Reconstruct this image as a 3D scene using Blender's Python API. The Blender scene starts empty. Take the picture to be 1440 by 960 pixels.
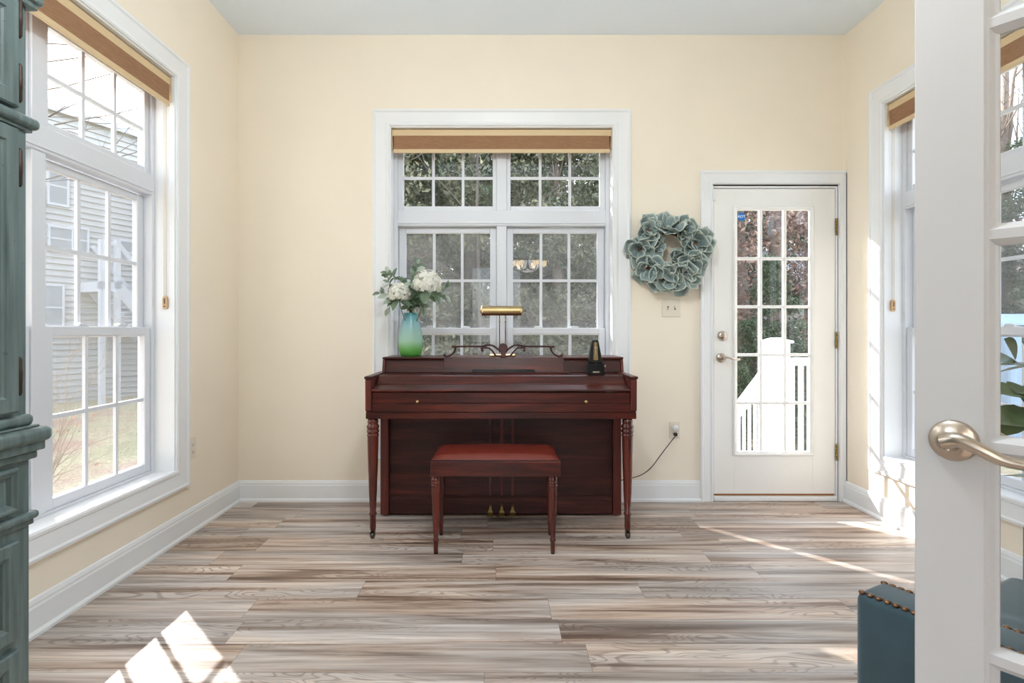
import bpy, bmesh, math, random
from mathutils import Vector, Matrix, Euler
random.seed(7)
C = bpy.context.scene.collection
PI = math.pi
F = 775.0; PX = 702.0; PY = 465.5; CZ = 1.127      # calibration of the lens
YB = 3.66; XL = -1.73; XR = 2.296; ZC = 3.094; YF = 0.36   # room shell

# ------------------------------------------------------------------ materials
def new_mat(name):
    m = bpy.data.materials.new(name); m.use_nodes = True
    nt = m.node_tree; b = nt.nodes.get('Principled BSDF')
    return m, nt, b
def srgb(r, g, b):
    f = lambda c: (c/255/12.92) if c/255 <= .04045 else ((c/255+.055)/1.055)**2.4
    return (f(r), f(g), f(b), 1)
def N(nt, kind, **kw):
    n = nt.nodes.new(kind)
    for k, v in kw.items():
        if k.startswith('i_'):
            key = k[2:]
            key = int(key) if key.isdigit() else key.replace('_', ' ')
            n.inputs[key].default_value = v
        else: setattr(n, k, v)
    return n
def L(nt, a, b): nt.links.new(a, b)
def math_n(nt, op, a, b=None, c=None):
    n = nt.nodes.new('ShaderNodeMath'); n.operation = op
    for i, v in enumerate((a, b, c)):
        if v is None: continue
        if isinstance(v, (int, float)): n.inputs[i].default_value = v
        else: nt.links.new(v, n.inputs[i])
    return n.outputs[0]
def ramp(nt, fac, stops, interp='LINEAR'):
    n = nt.nodes.new('ShaderNodeValToRGB'); n.color_ramp.interpolation = interp
    e = n.color_ramp.elements
    while len(e) < len(stops): e.new(.5)
    for el, (p, c) in zip(e, stops): el.position = p; el.color = c
    nt.links.new(fac, n.inputs[0]); return n.outputs[0]
def mixc(nt, fac, a, b, mode='MIX'):
    n = nt.nodes.new('ShaderNodeMix'); n.data_type = 'RGBA'; n.blend_type = mode
    for s, v in ((n.inputs[0], fac), (n.inputs[6], a), (n.inputs[7], b)):
        if isinstance(v, (int, float, tuple)): s.default_value = v
        else: nt.links.new(v, s)
    return n.outputs[2]
def objco(nt):
    return nt.nodes.new('ShaderNodeTexCoord').outputs['Object']

def plain(name, col, rough=.5, var=.04, scale=8, metallic=0., bump=0., bscale=60, spec=.5, coat=0., sheen=0.):
    """a colour with a faint procedural unevenness"""
    m, nt, b = new_mat(name)
    no = N(nt, 'ShaderNodeTexNoise', i_Scale=scale, i_Detail=4.)
    L(nt, objco(nt), no.inputs['Vector'])
    lo = tuple(max(0, c*(1-var)) for c in col[:3])+(1,); hi = tuple(min(1, c*(1+var)) for c in col[:3])+(1,)
    L(nt, ramp(nt, no.outputs['Fac'], [(.3, lo), (.7, hi)]), b.inputs['Base Color'])
    b.inputs['Roughness'].default_value = rough; b.inputs['Metallic'].default_value = metallic
    b.inputs['Specular IOR Level'].default_value = spec
    b.inputs['Coat Weight'].default_value = coat; b.inputs['Coat Roughness'].default_value = .15
    b.inputs['Sheen Weight'].default_value = sheen
    if bump:
        n2 = N(nt, 'ShaderNodeTexNoise', i_Scale=bscale, i_Detail=3.); L(nt, objco(nt), n2.inputs['Vector'])
        bp = N(nt, 'ShaderNodeBump', i_Strength=bump, i_Distance=.002)
        L(nt, n2.outputs['Fac'], bp.inputs['Height']); L(nt, bp.outputs[0], b.inputs['Normal'])
    return m

def wood(name, dark, mid, light, axis='x', rough=.3, coat=.4, scale=1., bump=.05):
    m, nt, b = new_mat(name)
    mp = N(nt, 'ShaderNodeMapping'); L(nt, objco(nt), mp.inputs['Vector'])
    s = {'x': (1.2, 16, 16), 'y': (16, 1.2, 16), 'z': (16, 16, 1.2)}[axis]
    mp.inputs['Scale'].default_value = tuple(v*scale for v in s)
    no = N(nt, 'ShaderNodeTexNoise', i_Scale=1.6, i_Detail=6., i_Roughness=.6, i_Distortion=.6)
    L(nt, mp.outputs[0], no.inputs['Vector'])
    n2 = N(nt, 'ShaderNodeTexNoise', i_Scale=9., i_Detail=3.); L(nt, mp.outputs[0], n2.inputs['Vector'])
    c1 = ramp(nt, no.outputs['Fac'], [(.3, dark), (.52, mid), (.75, light)])
    f2 = ramp(nt, n2.outputs['Fac'], [(.35, (.72, .72, .72, 1)), (.6, (1, 1, 1, 1))])
    L(nt, mixc(nt, .7, c1, f2, 'MULTIPLY'), b.inputs['Base Color'])
    b.inputs['Roughness'].default_value = rough; b.inputs['Coat Weight'].default_value = coat
    b.inputs['Specular IOR Level'].default_value = .3; b.inputs['Coat Roughness'].default_value = .12
    bp = N(nt, 'ShaderNodeBump', i_Strength=bump, i_Distance=.001)
    L(nt, n2.outputs['Fac'], bp.inputs['Height']); L(nt, bp.outputs[0], b.inputs['Normal'])
    return m

def glass_thin(name, tint=(.97, .98, .98, 1), refl=1.0):
    m, nt, b = new_mat(name); nt.nodes.remove(b)
    out = nt.nodes['Material Output']
    tr = N(nt, 'ShaderNodeBsdfTransparent', i_Color=tint)
    gl = N(nt, 'ShaderNodeBsdfGlossy', i_Roughness=.0)
    fr = N(nt, 'ShaderNodeFresnel', i_IOR=1.5)
    mx = N(nt, 'ShaderNodeMixShader')
    L(nt, math_n(nt, 'MULTIPLY', fr.outputs[0], refl), mx.inputs[0])
    L(nt, tr.outputs[0], mx.inputs[1]); L(nt, gl.outputs[0], mx.inputs[2]); L(nt, mx.outputs[0], out.inputs[0])
    return m

def screen_mat(name, col, amount):
    """woven insect mesh, far too fine to resolve"""
    m, nt, b = new_mat(name); nt.nodes.remove(b)
    out = nt.nodes['Material Output']
    tr = N(nt, 'ShaderNodeBsdfTransparent'); df = N(nt, 'ShaderNodeBsdfDiffuse', i_Color=col)
    no = N(nt, 'ShaderNodeTexNoise', i_Scale=900.); L(nt, objco(nt), no.inputs['Vector'])
    mx = N(nt, 'ShaderNodeMixShader')
    L(nt, math_n(nt, 'MULTIPLY_ADD', no.outputs['Fac'], .1, amount-.05), mx.inputs[0])
    L(nt, tr.outputs[0], mx.inputs[1]); L(nt, df.outputs[0], mx.inputs[2]); L(nt, mx.outputs[0], out.inputs[0])
    return m

def leaf_mat(name, stops, trans=.35, rough=.4, spec=.5):
    m, nt, b = new_mat(name)
    g = nt.nodes.new('ShaderNodeNewGeometry')
    col = ramp(nt, g.outputs['Random Per Island'], stops)
    L(nt, col, b.inputs['Base Color']); b.inputs['Roughness'].default_value = rough
    b.inputs['Specular IOR Level'].default_value = spec
    tl = N(nt, 'ShaderNodeBsdfTranslucent'); L(nt, col, tl.inputs[0])
    mx = N(nt, 'ShaderNodeMixShader'); mx.inputs[0].default_value = trans
    out = nt.nodes['Material Output']
    L(nt, b.outputs[0], mx.inputs[1]); L(nt, tl.outputs[0], mx.inputs[2]); L(nt, mx.outputs[0], out.inputs[0])
    return m

M = {}
M['wall'] = plain('cream_paint', srgb(243, 232, 214), .75, .012, 3, bump=.04, bscale=220, spec=.2)
M['wallgrey'] = plain('pale_grey_paint', srgb(226, 230, 234), .75, .012, 3)
M['walltan'] = plain('tan_paint', srgb(158, 128, 104), .75, .012, 3)
M['ceiling'] = plain('ceiling_paint', srgb(236, 245, 255), .85, .01, 3, spec=.15)
M['white'] = plain('white_gloss_paint', srgb(235, 236, 237), .35, .01, 5, spec=.45)
M['vinyl'] = plain('white_vinyl', srgb(218, 220, 225), .4, .01, 5, spec=.4)
M['doorwhite'] = plain('door_white_paint', srgb(238, 236, 232), .4, .012, 5, spec=.4)
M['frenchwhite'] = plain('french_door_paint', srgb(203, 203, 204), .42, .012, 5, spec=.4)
M['pane'] = glass_thin('window_glass')
M['doorglass'] = glass_thin('door_glass', (.98, .99, .99, 1))
M['screen'] = screen_mat('insect_mesh', (.30, .30, .30, 1), .42)
M['pianowood'] = wood('mahogany', srgb(38, 13, 10), srgb(70, 25, 18), srgb(108, 42, 27), 'x', .36, .18)
M['pianodark'] = wood('mahogany_board', srgb(42, 17, 14), srgb(66, 29, 24), srgb(92, 45, 37), 'x', .42, .1)
M['pianoleg'] = wood('mahogany_turned', srgb(52, 18, 13), srgb(92, 34, 24), srgb(122, 48, 32), 'z', .26, .6)
M['pianoside'] = wood('mahogany_upright', srgb(60, 24, 20), srgb(92, 40, 34), srgb(112, 52, 42), 'z', .38, .2)
M['black'] = plain('black_plastic', (.006, .006, .007, 1), .22, .05, 5, spec=.35)
M['blackmatte'] = plain('black_matte', (.02, .018, .017, 1), .6, .05, 5)
M['brass'] = plain('polished_brass', srgb(176, 154, 112), .22, .04, 20, metallic=1.)
M['brassold'] = plain('aged_brass', srgb(150, 128, 84), .4, .12, 30, metallic=1.)
M['goldpaint'] = plain('gold_paint', srgb(150, 124, 70), .5, .08, 60)
M['nickel'] = plain('satin_nickel', srgb(196, 184, 170), .3, .03, 30, metallic=1.)
M['steel'] = plain('dark_steel', srgb(90, 85, 80), .4, .05, 30, metallic=1.)
M['leather'] = plain('red_brown_leather', srgb(112, 42, 30), .38, .08, 12, bump=.25, bscale=320)
M['headrail'] = plain('beige_headrail', srgb(214, 188, 148), .5, .02, 10)
M['plate'] = plain('ivory_plate', srgb(230, 220, 204), .4, .01, 10)
M['plateslot'] = plain('plate_slot', srgb(96, 84, 72), .6, .02, 10)
M['cord'] = plain('black_cord', srgb(42, 34, 30), .5, .02, 10)
M['pullwood'] = plain('pull_wood', srgb(206, 168, 122), .5, .06, 40)
M['bead'] = plain('cord_bead', srgb(222, 206, 182), .5, .02, 40)
M['velvet'] = plain('teal_velvet', srgb(48, 74, 84), .8, .12, 14, bump=.12, bscale=260, sheen=.35)
M['nail'] = plain('bronze_nail', srgb(122, 92, 70), .32, .15, 60, metallic=1.)
M['darkwood'] = wood('dark_leg_wood', srgb(30, 20, 15), srgb(48, 32, 24), srgb(62, 42, 30), 'z')
M['bronze'] = plain('bronze_hinge', srgb(66, 50, 44), .5, .2, 60, metallic=.6)
M['pot'] = plain('stone_pot', srgb(178, 172, 164), .7, .06, 20)
M['soil'] = plain('soil', srgb(60, 46, 36), .9, .2, 60, bump=.6)
M['stem'] = plain('green_stem', srgb(92, 104, 66), .6, .1, 30)
M['barkstem'] = plain('brown_stem', srgb(92, 72, 54), .7, .15, 40)
M['threshold'] = plain('threshold_wood', srgb(176, 116, 66), .5, .1, 20)

def shade_mat():
    m, nt, b = new_mat('woven_shade_fabric')
    w = N(nt, 'ShaderNodeTexNoise', i_Scale=1., i_Detail=3.)
    mp = N(nt, 'ShaderNodeMapping'); mp.inputs['Scale'].default_value = (30, 30, 700)
    L(nt, objco(nt), mp.inputs['Vector']); L(nt, mp.outputs[0], w.inputs['Vector'])
    col = ramp(nt, w.outputs['Fac'], [(.3, srgb(150, 110, 80)), (.7, srgb(178, 136, 102))])
    L(nt, col, b.inputs['Base Color']); b.inputs['Roughness'].default_value = .85
    tl = N(nt, 'ShaderNodeBsdfTranslucent'); L(nt, col, tl.inputs[0])
    mx = N(nt, 'ShaderNodeMixShader'); mx.inputs[0].default_value = .18
    L(nt, b.outputs[0], mx.inputs[1]); L(nt, tl.outputs[0], mx.inputs[2])
    L(nt, mx.outputs[0], nt.nodes['Material Output'].inputs[0]); return m
M['shade'] = shade_mat()

def floor_mat():
    m, nt, b = new_mat('vinyl_plank_floor')
    sep = nt.nodes.new('ShaderNodeSeparateXYZ'); L(nt, objco(nt), sep.inputs[0])
    x, y = sep.outputs[0], sep.outputs[1]
    W, LN = .168, 1.22
    yr = math_n(nt, 'DIVIDE', math_n(nt, 'ADD', y, .028), W); row = math_n(nt, 'FLOOR', yr)
    wn = N(nt, 'ShaderNodeTexWhiteNoise', noise_dimensions='1D'); L(nt, row, wn.inputs['W'])
    xr = math_n(nt, 'ADD', math_n(nt, 'DIVIDE', x, LN), math_n(nt, 'MULTIPLY', wn.outputs['Value'], 7.3))
    col = math_n(nt, 'FLOOR', xr)
    cb = nt.nodes.new('ShaderNodeCombineXYZ'); L(nt, row, cb.inputs[0]); L(nt, col, cb.inputs[1])
    wid = N(nt, 'ShaderNodeTexWhiteNoise', noise_dimensions='2D'); L(nt, cb.outputs[0], wid.inputs['Vector'])
    idv = wid.outputs['Value']
    # stretched grain, different on each plank
    def grain(sx, sy, det, dist, off):
        v = nt.nodes.new('ShaderNodeCombineXYZ')
        L(nt, math_n(nt, 'MULTIPLY_ADD', x, sx, math_n(nt, 'MULTIPLY', idv, 37.+off)), v.inputs[0])
        L(nt, math_n(nt, 'MULTIPLY', y, sy), v.inputs[1])
        L(nt, math_n(nt, 'MULTIPLY', idv, 19.+off), v.inputs[2])
        n = N(nt, 'ShaderNodeTexNoise', i_Scale=1., i_Detail=det, i_Roughness=.6, i_Distortion=dist)
        L(nt, v.outputs[0], n.inputs['Vector']); return n.outputs['Fac']
    broad = grain(.8, 17., 5., .7, 1.)
    fine = grain(3.5, 110., 4., .4, 5.)
    fld = grain(1.5, 7., 2., .4, 11.)
    ring = math_n(nt, 'SINE', math_n(nt, 'MULTIPLY', fld, 150.))
    ringm = ramp(nt, ring, [(.35, (0, 0, 0, 1)), (.95, (1, 1, 1, 1))])
    where = ramp(nt, grain(.7, 5., 1., .2, 23.), [(.50, (0, 0, 0, 1)), (.58, (1, 1, 1, 1))])
    base = ramp(nt, broad, [(.30, srgb(98, 78, 66)), (.40, srgb(142, 119, 103)), (.48, srgb(194, 172, 154)),
                            (.56, srgb(202, 188, 176)), (.70, srgb(234, 220, 204))])
    cool = ramp(nt, grain(.5, 4., 2., .3, 41.), [(.41, (0, 0, 0, 1)), (.57, (1, 1, 1, 1))])
    greyed = mixc(nt, 1., ramp(nt, broad, [(.30, srgb(112, 98, 90)), (.42, srgb(152, 142, 134)), (.56, srgb(186, 180, 176)), (.70, srgb(214, 208, 202))]), (1, 1, 1, 1), 'MULTIPLY')
    base = mixc(nt, math_n(nt, 'MULTIPLY', cool, .9), base, greyed)
    tone = ramp(nt, idv, [(0., (.84, .80, .77, 1)), (.5, (.98, .96, .95, 1)), (1., (1.10, 1.08, 1.06, 1))])
    c = mixc(nt, 1., base, tone, 'MULTIPLY')
    f2 = ramp(nt, fine, [(.34, (.70, .66, .63, 1)), (.54, (1.03, 1.03, 1.03, 1))])
    c = mixc(nt, .8, c, f2, 'MULTIPLY')
    rf = math_n(nt, 'MULTIPLY', math_n(nt, 'MULTIPLY', ringm, where), .45)
    c = mixc(nt, rf, c, srgb(92, 74, 62))
    # seams
    fy = math_n(nt, 'FRACT', yr); fx = math_n(nt, 'FRACT', xr)
    ey = math_n(nt, 'MINIMUM', fy, math_n(nt, 'SUBTRACT', 1., fy))
    ex = math_n(nt, 'MINIMUM', fx, math_n(nt, 'SUBTRACT', 1., fx))
    sy = math_n(nt, 'LESS_THAN', ey, .008); sx = math_n(nt, 'LESS_THAN', ex, .0012)
    seam = math_n(nt, 'MAXIMUM', sy, sx)
    c = mixc(nt, math_n(nt, 'MULTIPLY', seam, .4), c, srgb(90, 76, 66))
    L(nt, c, b.inputs['Base Color'])
    L(nt, math_n(nt, 'MULTIPLY_ADD', fine, .18, .34), b.inputs['Roughness'])
    b.inputs['Specular IOR Level'].default_value = .4
    bp = N(nt, 'ShaderNodeBump', i_Strength=.12, i_Distance=.001)
    L(nt, math_n(nt, 'SUBTRACT', fine, seam), bp.inputs['Height']); L(nt, bp.outputs[0], b.inputs['Normal'])
    return m
M['floor'] = floor_mat()

def armoire_mat():
    m, nt, b = new_mat('distressed_teal_paint')
    mp = N(nt, 'ShaderNodeMapping'); mp.inputs['Scale'].default_value = (20, 20, 1.6)
    L(nt, objco(nt), mp.inputs['Vector'])
    n = N(nt, 'ShaderNodeTexNoise', i_Scale=3., i_Detail=6.); L(nt, mp.outputs[0], n.inputs['Vector'])
    n2 = N(nt, 'ShaderNodeTexNoise', i_Scale=60., i_Detail=3.); L(nt, objco(nt), n2.inputs['Vector'])
    c = ramp(nt, n.outputs['Fac'], [(.3, srgb(76, 92, 91)), (.55, srgb(95, 112, 111)), (.75, srgb(110, 126, 124))])
    w = ramp(nt, n2.outputs['Fac'], [(.66, (0, 0, 0, 1)), (.74, (1, 1, 1, 1))])
    c = mixc(nt, math_n(nt, 'MULTIPLY', w, .5), c, srgb(66, 62, 54))
    L(nt, c, b.inputs['Base Color']); b.inputs['Roughness'].default_value = .38
    return m
M['teal'] = armoire_mat()

def siding_mat(name, col, pitch=.13):
    m, nt, b = new_mat(name)
    sep = nt.nodes.new('ShaderNodeSeparateXYZ'); L(nt, objco(nt), sep.inputs[0])
    fr = math_n(nt, 'FRACT', math_n(nt, 'DIVIDE', sep.outputs[2], pitch))
    no = N(nt, 'ShaderNodeTexNoise', i_Scale=2.); L(nt, objco(nt), no.inputs['Vector'])
    lo = tuple(c*.94 for c in col[:3])+(1,)
    L(nt, ramp(nt, no.outputs['Fac'], [(.3, lo), (.7, col)]), b.inputs['Base Color'])
    b.inputs['Roughness'].default_value = .6
    bp = N(nt, 'ShaderNodeBump', i_Strength=1., i_Distance=.03); bp.invert = True
    L(nt, fr, bp.inputs['Height']); L(nt, bp.outputs[0], b.inputs['Normal']); return m
M['siding'] = siding_mat('pale_siding', srgb(204, 202, 196))
M['siding2'] = siding_mat('grey_green_siding', srgb(176, 184, 168))
M['roofing'] = plain('grey_shingle', srgb(196, 194, 192), .9, .15, 40)
M['darkglass'] = plain('house_window_glass', srgb(170, 174, 176), .2, .1, 3)

def lawn_mat():
    m, nt, b = new_mat('winter_lawn')
    a = N(nt, 'ShaderNodeTexNoise', i_Scale=.9, i_Detail=5.); L(nt, objco(nt), a.inputs['Vector'])
    f = N(nt, 'ShaderNodeTexNoise', i_Scale=26., i_Detail=5.); L(nt, objco(nt), f.inputs['Vector'])
    c = ramp(nt, a.outputs['Fac'], [(.35, srgb(190, 184, 140)), (.5, srgb(214, 202, 160)), (.65, srgb(204, 168, 142))])
    g = ramp(nt, f.outputs['Fac'], [(.3, (.55, .55, .5, 1)), (.65, (1.15, 1.12, 1.1, 1))])
    L(nt, mixc(nt, 1., c, g, 'MULTIPLY'), b.inputs['Base Color']); b.inputs['Roughness'].default_value = .95
    bp = N(nt, 'ShaderNodeBump', i_Strength=.8, i_Distance=.05)
    L(nt, f.outputs['Fac'], bp.inputs['Height']); L(nt, bp.outputs[0], b.inputs['Normal']); return m
M['lawn'] = lawn_mat()
M['bark'] = plain('grey_bark', srgb(116, 104, 94), .9, .2, 14, bump=.6, bscale=40)
M['darkbark'] = plain('dark_bark', srgb(82, 76, 70), .9, .2, 14)
M['twig'] = plain('pale_twig', srgb(158, 136, 112), .8, .2, 14)
M['evergreen'] = leaf_mat('evergreen_leaves', [(0, srgb(44, 58, 40)), (.5, srgb(72, 88, 62)), (.85, srgb(104, 116, 84)), (1, srgb(150, 156, 128))], .35, .3)
M['olive'] = leaf_mat('olive_leaves', [(0, srgb(66, 72, 54)), (.5, srgb(104, 110, 88)), (1, srgb(160, 160, 134))], .35, .3)
M['dryleaf'] = leaf_mat('dry_leaves', [(0, srgb(84, 66, 56)), (.5, srgb(128, 102, 88)), (1, srgb(176, 150, 134))], .4, .5)
M['redleaf'] = leaf_mat('russet_leaves', [(0, srgb(150, 92, 70)), (.6, srgb(196, 138, 104)), (1, srgb(214, 176, 120))], .4, .5)

def petal_mat():
    m, nt, b = new_mat('sage_petal')
    uv = nt.nodes.new('ShaderNodeUVMap'); sep = nt.nodes.new('ShaderNodeSeparateXYZ'); L(nt, uv.outputs[0], sep.inputs[0])
    no = N(nt, 'ShaderNodeTexNoise', i_Scale=40., i_Detail=4.); L(nt, objco(nt), no.inputs['Vector'])
    e = math_n(nt, 'ADD', sep.outputs[0], math_n(nt, 'MULTIPLY', no.outputs['Fac'], .05))
    c = ramp(nt, e, [(0., srgb(96, 114, 116)), (.5, srgb(126, 144, 144)), (.9, srgb(146, 162, 157)), (1., srgb(206, 212, 200))])
    L(nt, c, b.inputs['Base Color']); b.inputs['Roughness'].default_value = .75; return m
M['petal'] = petal_mat()
M['rust'] = plain('rust_centre', srgb(140, 92, 70), .9, .25, 120)
M['hydrangea'] = leaf_mat('white_petals', [(0, srgb(244, 242, 232)), (.7, srgb(252, 251, 246)), (1, srgb(244, 243, 228))], .42, .7)
M['sage'] = leaf_mat('sage_leaves', [(0, srgb(96, 116, 96)), (.5, srgb(142, 158, 140)), (.8, srgb(176, 188, 172)), (1, srgb(206, 212, 198))], .2, .7)
M['deepleaf'] = leaf_mat('deep_green_leaves', [(0, srgb(84, 108, 82)), (1, srgb(140, 160, 130))], .2, .5)
M['figleaf'] = leaf_mat('glossy_leaf', [(0, srgb(72, 120, 90)), (.5, srgb(104, 110, 66)), (1, srgb(140, 116, 76))], .25, .25, .6)

def vase_mat():
    m, nt, b = new_mat('teal_to_green_glass')
    tc = nt.nodes.new('ShaderNodeTexCoord'); sep = nt.nodes.new('ShaderNodeSeparateXYZ'); L(nt, tc.outputs['Generated'], sep.inputs[0])
    no = N(nt, 'ShaderNodeTexNoise', i_Scale=14.); L(nt, tc.outputs['Object'], no.inputs['Vector'])
    h = math_n(nt, 'ADD', sep.outputs[2], math_n(nt, 'MULTIPLY', math_n(nt, 'SUBTRACT', no.outputs['Fac'], .5), .08))
    c = ramp(nt, h, [(0., srgb(104, 198, 88)), (.17, srgb(152, 218, 132)), (.36, srgb(202, 232, 212)), (.72, srgb(186, 222, 226)), (1., srgb(124, 204, 212))])
    L(nt, c, b.inputs['Base Color']); b.inputs['Roughness'].default_value = .22
    tl = N(nt, 'ShaderNodeBsdfTranslucent'); L(nt, c, tl.inputs[0])
    mx = N(nt, 'ShaderNodeMixShader'); mx.inputs[0].default_value = .5
    L(nt, b.outputs[0], mx.inputs[1]); L(nt, tl.outputs[0], mx.inputs[2])
    L(nt, mx.outputs[0], nt.nodes['Material Output'].inputs[0]); return m
M['vase'] = vase_mat()
def emit_mat(name, col, s):
    m, nt, b = new_mat(name)
    b.inputs['Base Color'].default_value = col; b.inputs['Emission Color'].default_value = col
    b.inputs['Emission Strength'].default_value = s; return m
M['lampglass'] = emit_mat('lit_lamp_glass', (1, .72, .42, 1), 9.)
M['lampwhite'] = emit_mat('lit_white_glass', (1, .9, .78, 1), .8)
M['blue'] = plain('blue_sticker', srgb(20, 110, 190), .4, .03, 30)
M['stickerwhite'] = plain('sticker_white', srgb(235, 240, 245), .5, .01, 30)
M['paleblue'] = plain('pale_blue_cover', srgb(170, 196, 222), .6, .05, 3)

# ------------------------------------------------------------------ mesh helpers
def bmn(): return bmesh.new()
def box(bm, x0, x1, y0, y1, z0, z1, bev=0., seg=2):
    t = bmesh.new() if bev else bm
    vs = [t.verts.new(p) for p in ((x0,y0,z0),(x1,y0,z0),(x1,y1,z0),(x0,y1,z0),(x0,y0,z1),(x1,y0,z1),(x1,y1,z1),(x0,y1,z1))]
    for f in ((0,3,2,1),(4,5,6,7),(0,1,5,4),(1,2,6,5),(2,3,7,6),(3,0,4,7)): t.faces.new([vs[i] for i in f])
    if bev:
        bmesh.ops.bevel(t, geom=list(t.edges), offset=bev, segments=seg, profile=.5, affect='EDGES')
        merge(bm, t)
def merge(bm, t, mat=None):
    mp = {}
    uvs = t.loops.layers.uv.active; uvd = bm.loops.layers.uv.active if uvs else None
    for v in t.verts: mp[v] = bm.verts.new(mat @ v.co if mat else v.co)
    for f in t.faces:
        try: nf = bm.faces.new([mp[v] for v in f.verts])
        except ValueError: continue
        nf.smooth = f.smooth
        if uvd:
            for a, c in zip(f.loops, nf.loops): c[uvd].uv = a[uvs].uv
    t.free()
def prism(bm, pts, axis, a0, a1, bev=0., seg=2):
    """pts: 2-D outline; extruded along axis. axis x: pts are (y,z); y: (x,z); z: (x,y)"""
    t = bmesh.new()
    def P(p, a): return {'x': (a, p[0], p[1]), 'y': (p[0], a, p[1]), 'z': (p[0], p[1], a)}[axis]
    A = [t.verts.new(P(p, a0)) for p in pts]; B = [t.verts.new(P(p, a1)) for p in pts]
    n = len(pts)
    t.faces.new(A); t.faces.new(B[::-1])
    for i in range(n): t.faces.new((A[i], B[i], B[(i+1) % n], A[(i+1) % n]))
    bmesh.ops.recalc_face_normals(t, faces=list(t.faces))
    if bev: bmesh.ops.bevel(t, geom=list(t.edges), offset=bev, segments=seg, profile=.5, affect='EDGES')
    merge(bm, t)
def lathe(bm, prof, c=(0, 0, 0), seg=20, axis='z', smooth=True):
    """prof: (radius, height) from bottom to top"""
    rings = []
    for r, h in prof:
        ring = []
        for i in range(seg):
            a = 2*PI*i/seg; u, v = r*math.cos(a), r*math.sin(a)
            p = {'z': (u, v, h), 'y': (u, h, v), 'x': (h, u, v)}[axis]
            ring.append(bm.verts.new((c[0]+p[0], c[1]+p[1], c[2]+p[2])))
        rings.append(ring)
    fs = []
    for a, b in zip(rings, rings[1:]):
        for i in range(seg):
            f = bm.faces.new((a[i], a[(i+1) % seg], b[(i+1) % seg], b[i])); f.smooth = smooth; fs.append(f)
    for ring, rev in ((rings[0], True), (rings[-1], False)):
        fs.append(bm.faces.new(ring[::-1] if rev else ring))
    bmesh.ops.recalc_face_normals(bm, faces=fs)
def tube(bm, pts, r, seg=8, smooth=True):
    pts = [Vector(p) for p in pts]; n = len(pts)
    rs = r if isinstance(r, (list, tuple)) else [r]*n
    up = None; rings = []
    for i, p in enumerate(pts):
        d = (pts[min(i+1, n-1)]-pts[max(i-1, 0)])
        if d.length < 1e-9: d = Vector((0, 0, 1))
        d.normalize()
        if up is None: up = d.orthogonal().normalized()
        else:
            up = up - d*up.dot(d)
            up = up.normalized() if up.length > 1e-6 else d.orthogonal().normalized()
        w = d.cross(up)
        rings.append([bm.verts.new(p+rs[i]*(math.cos(2*PI*k/seg)*up+math.sin(2*PI*k/seg)*w)) for k in range(seg)])
    fs = []
    for a, b in zip(rings, rings[1:]):
        for k in range(seg):
            f = bm.faces.new((a[k], a[(k+1) % seg], b[(k+1) % seg], b[k])); f.smooth = smooth; fs.append(f)
    fs.append(bm.faces.new(rings[0][::-1])); fs.append(bm.faces.new(rings[-1]))
    bmesh.ops.recalc_face_normals(bm, faces=fs)
def bez(p0, p1, p2, p3, n=10):
    p0, p1, p2, p3 = map(Vector, (p0, p1, p2, p3))
    return [p0*(1-t)**3+p1*3*t*(1-t)**2+p2*3*t*t*(1-t)+p3*t**3 for t in [i/n for i in range(n+1)]]
def smooth_path(pts, n=6):
    pts = [Vector(p) for p in pts]; out = []
    for i in range(len(pts)-1):
        a = pts[max(i-1, 0)]; b = pts[i]; c = pts[i+1]; d = pts[min(i+2, len(pts)-1)]
        for k in range(n):
            t = k/n
            out.append(.5*((2*b)+(c-a)*t+(2*a-5*b+4*c-d)*t*t+(3*b-a-3*c+d)*t**3))
    out.append(pts[-1]); return out
def sphere(bm, c, r, u=12, v=8, sc=(1, 1, 1)):
    t = bmesh.new(); bmesh.ops.create_uvsphere(t, u_segments=u, v_segments=v, radius=r)
    for f in t.faces: f.smooth = True
    merge(bm, t, Matrix.Translation(c) @ Matrix.Diagonal((*sc, 1)))
def frame_sweep(bm, x0, x1, z0, z1, prof, open_bottom=False):
    """mitred frame in the x-z plane. prof: (inset from outer edge, y)"""
    cor = []
    for ins, y in prof:
        if open_bottom: pts = [(x0+ins, y, z0), (x0+ins, y, z1-ins), (x1-ins, y, z1-ins), (x1-ins, y, z0)]
        else: pts = [(x0+ins, y, z0+ins), (x0+ins, y, z1-ins), (x1-ins, y, z1-ins), (x1-ins, y, z0+ins)]
        cor.append([bm.verts.new(p) for p in pts])
    k = 3 if open_bottom else 4; fs = []
    for a, b in zip(cor, cor[1:]):
        for i in range(k):
            j = (i+1) % 4
            fs.append(bm.faces.new((a[i], a[j], b[j], b[i])))
    bmesh.ops.recalc_face_normals(bm, faces=fs)
def rect_frame(bm, x0, x1, z0, z1, wl, wr, wb, wt, y0, y1, bev=0.):
    """four boards that meet without overlapping"""
    box(bm, x0, x0+wl, y0, y1, z0, z1, bev, 1); box(bm, x1-wr, x1, y0, y1, z0, z1, bev, 1)
    box(bm, x0+wl, x1-wr, y0, y1, z0, z0+wb, bev, 1); box(bm, x0+wl, x1-wr, y0, y1, z1-wt, z1, bev, 1)
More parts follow.
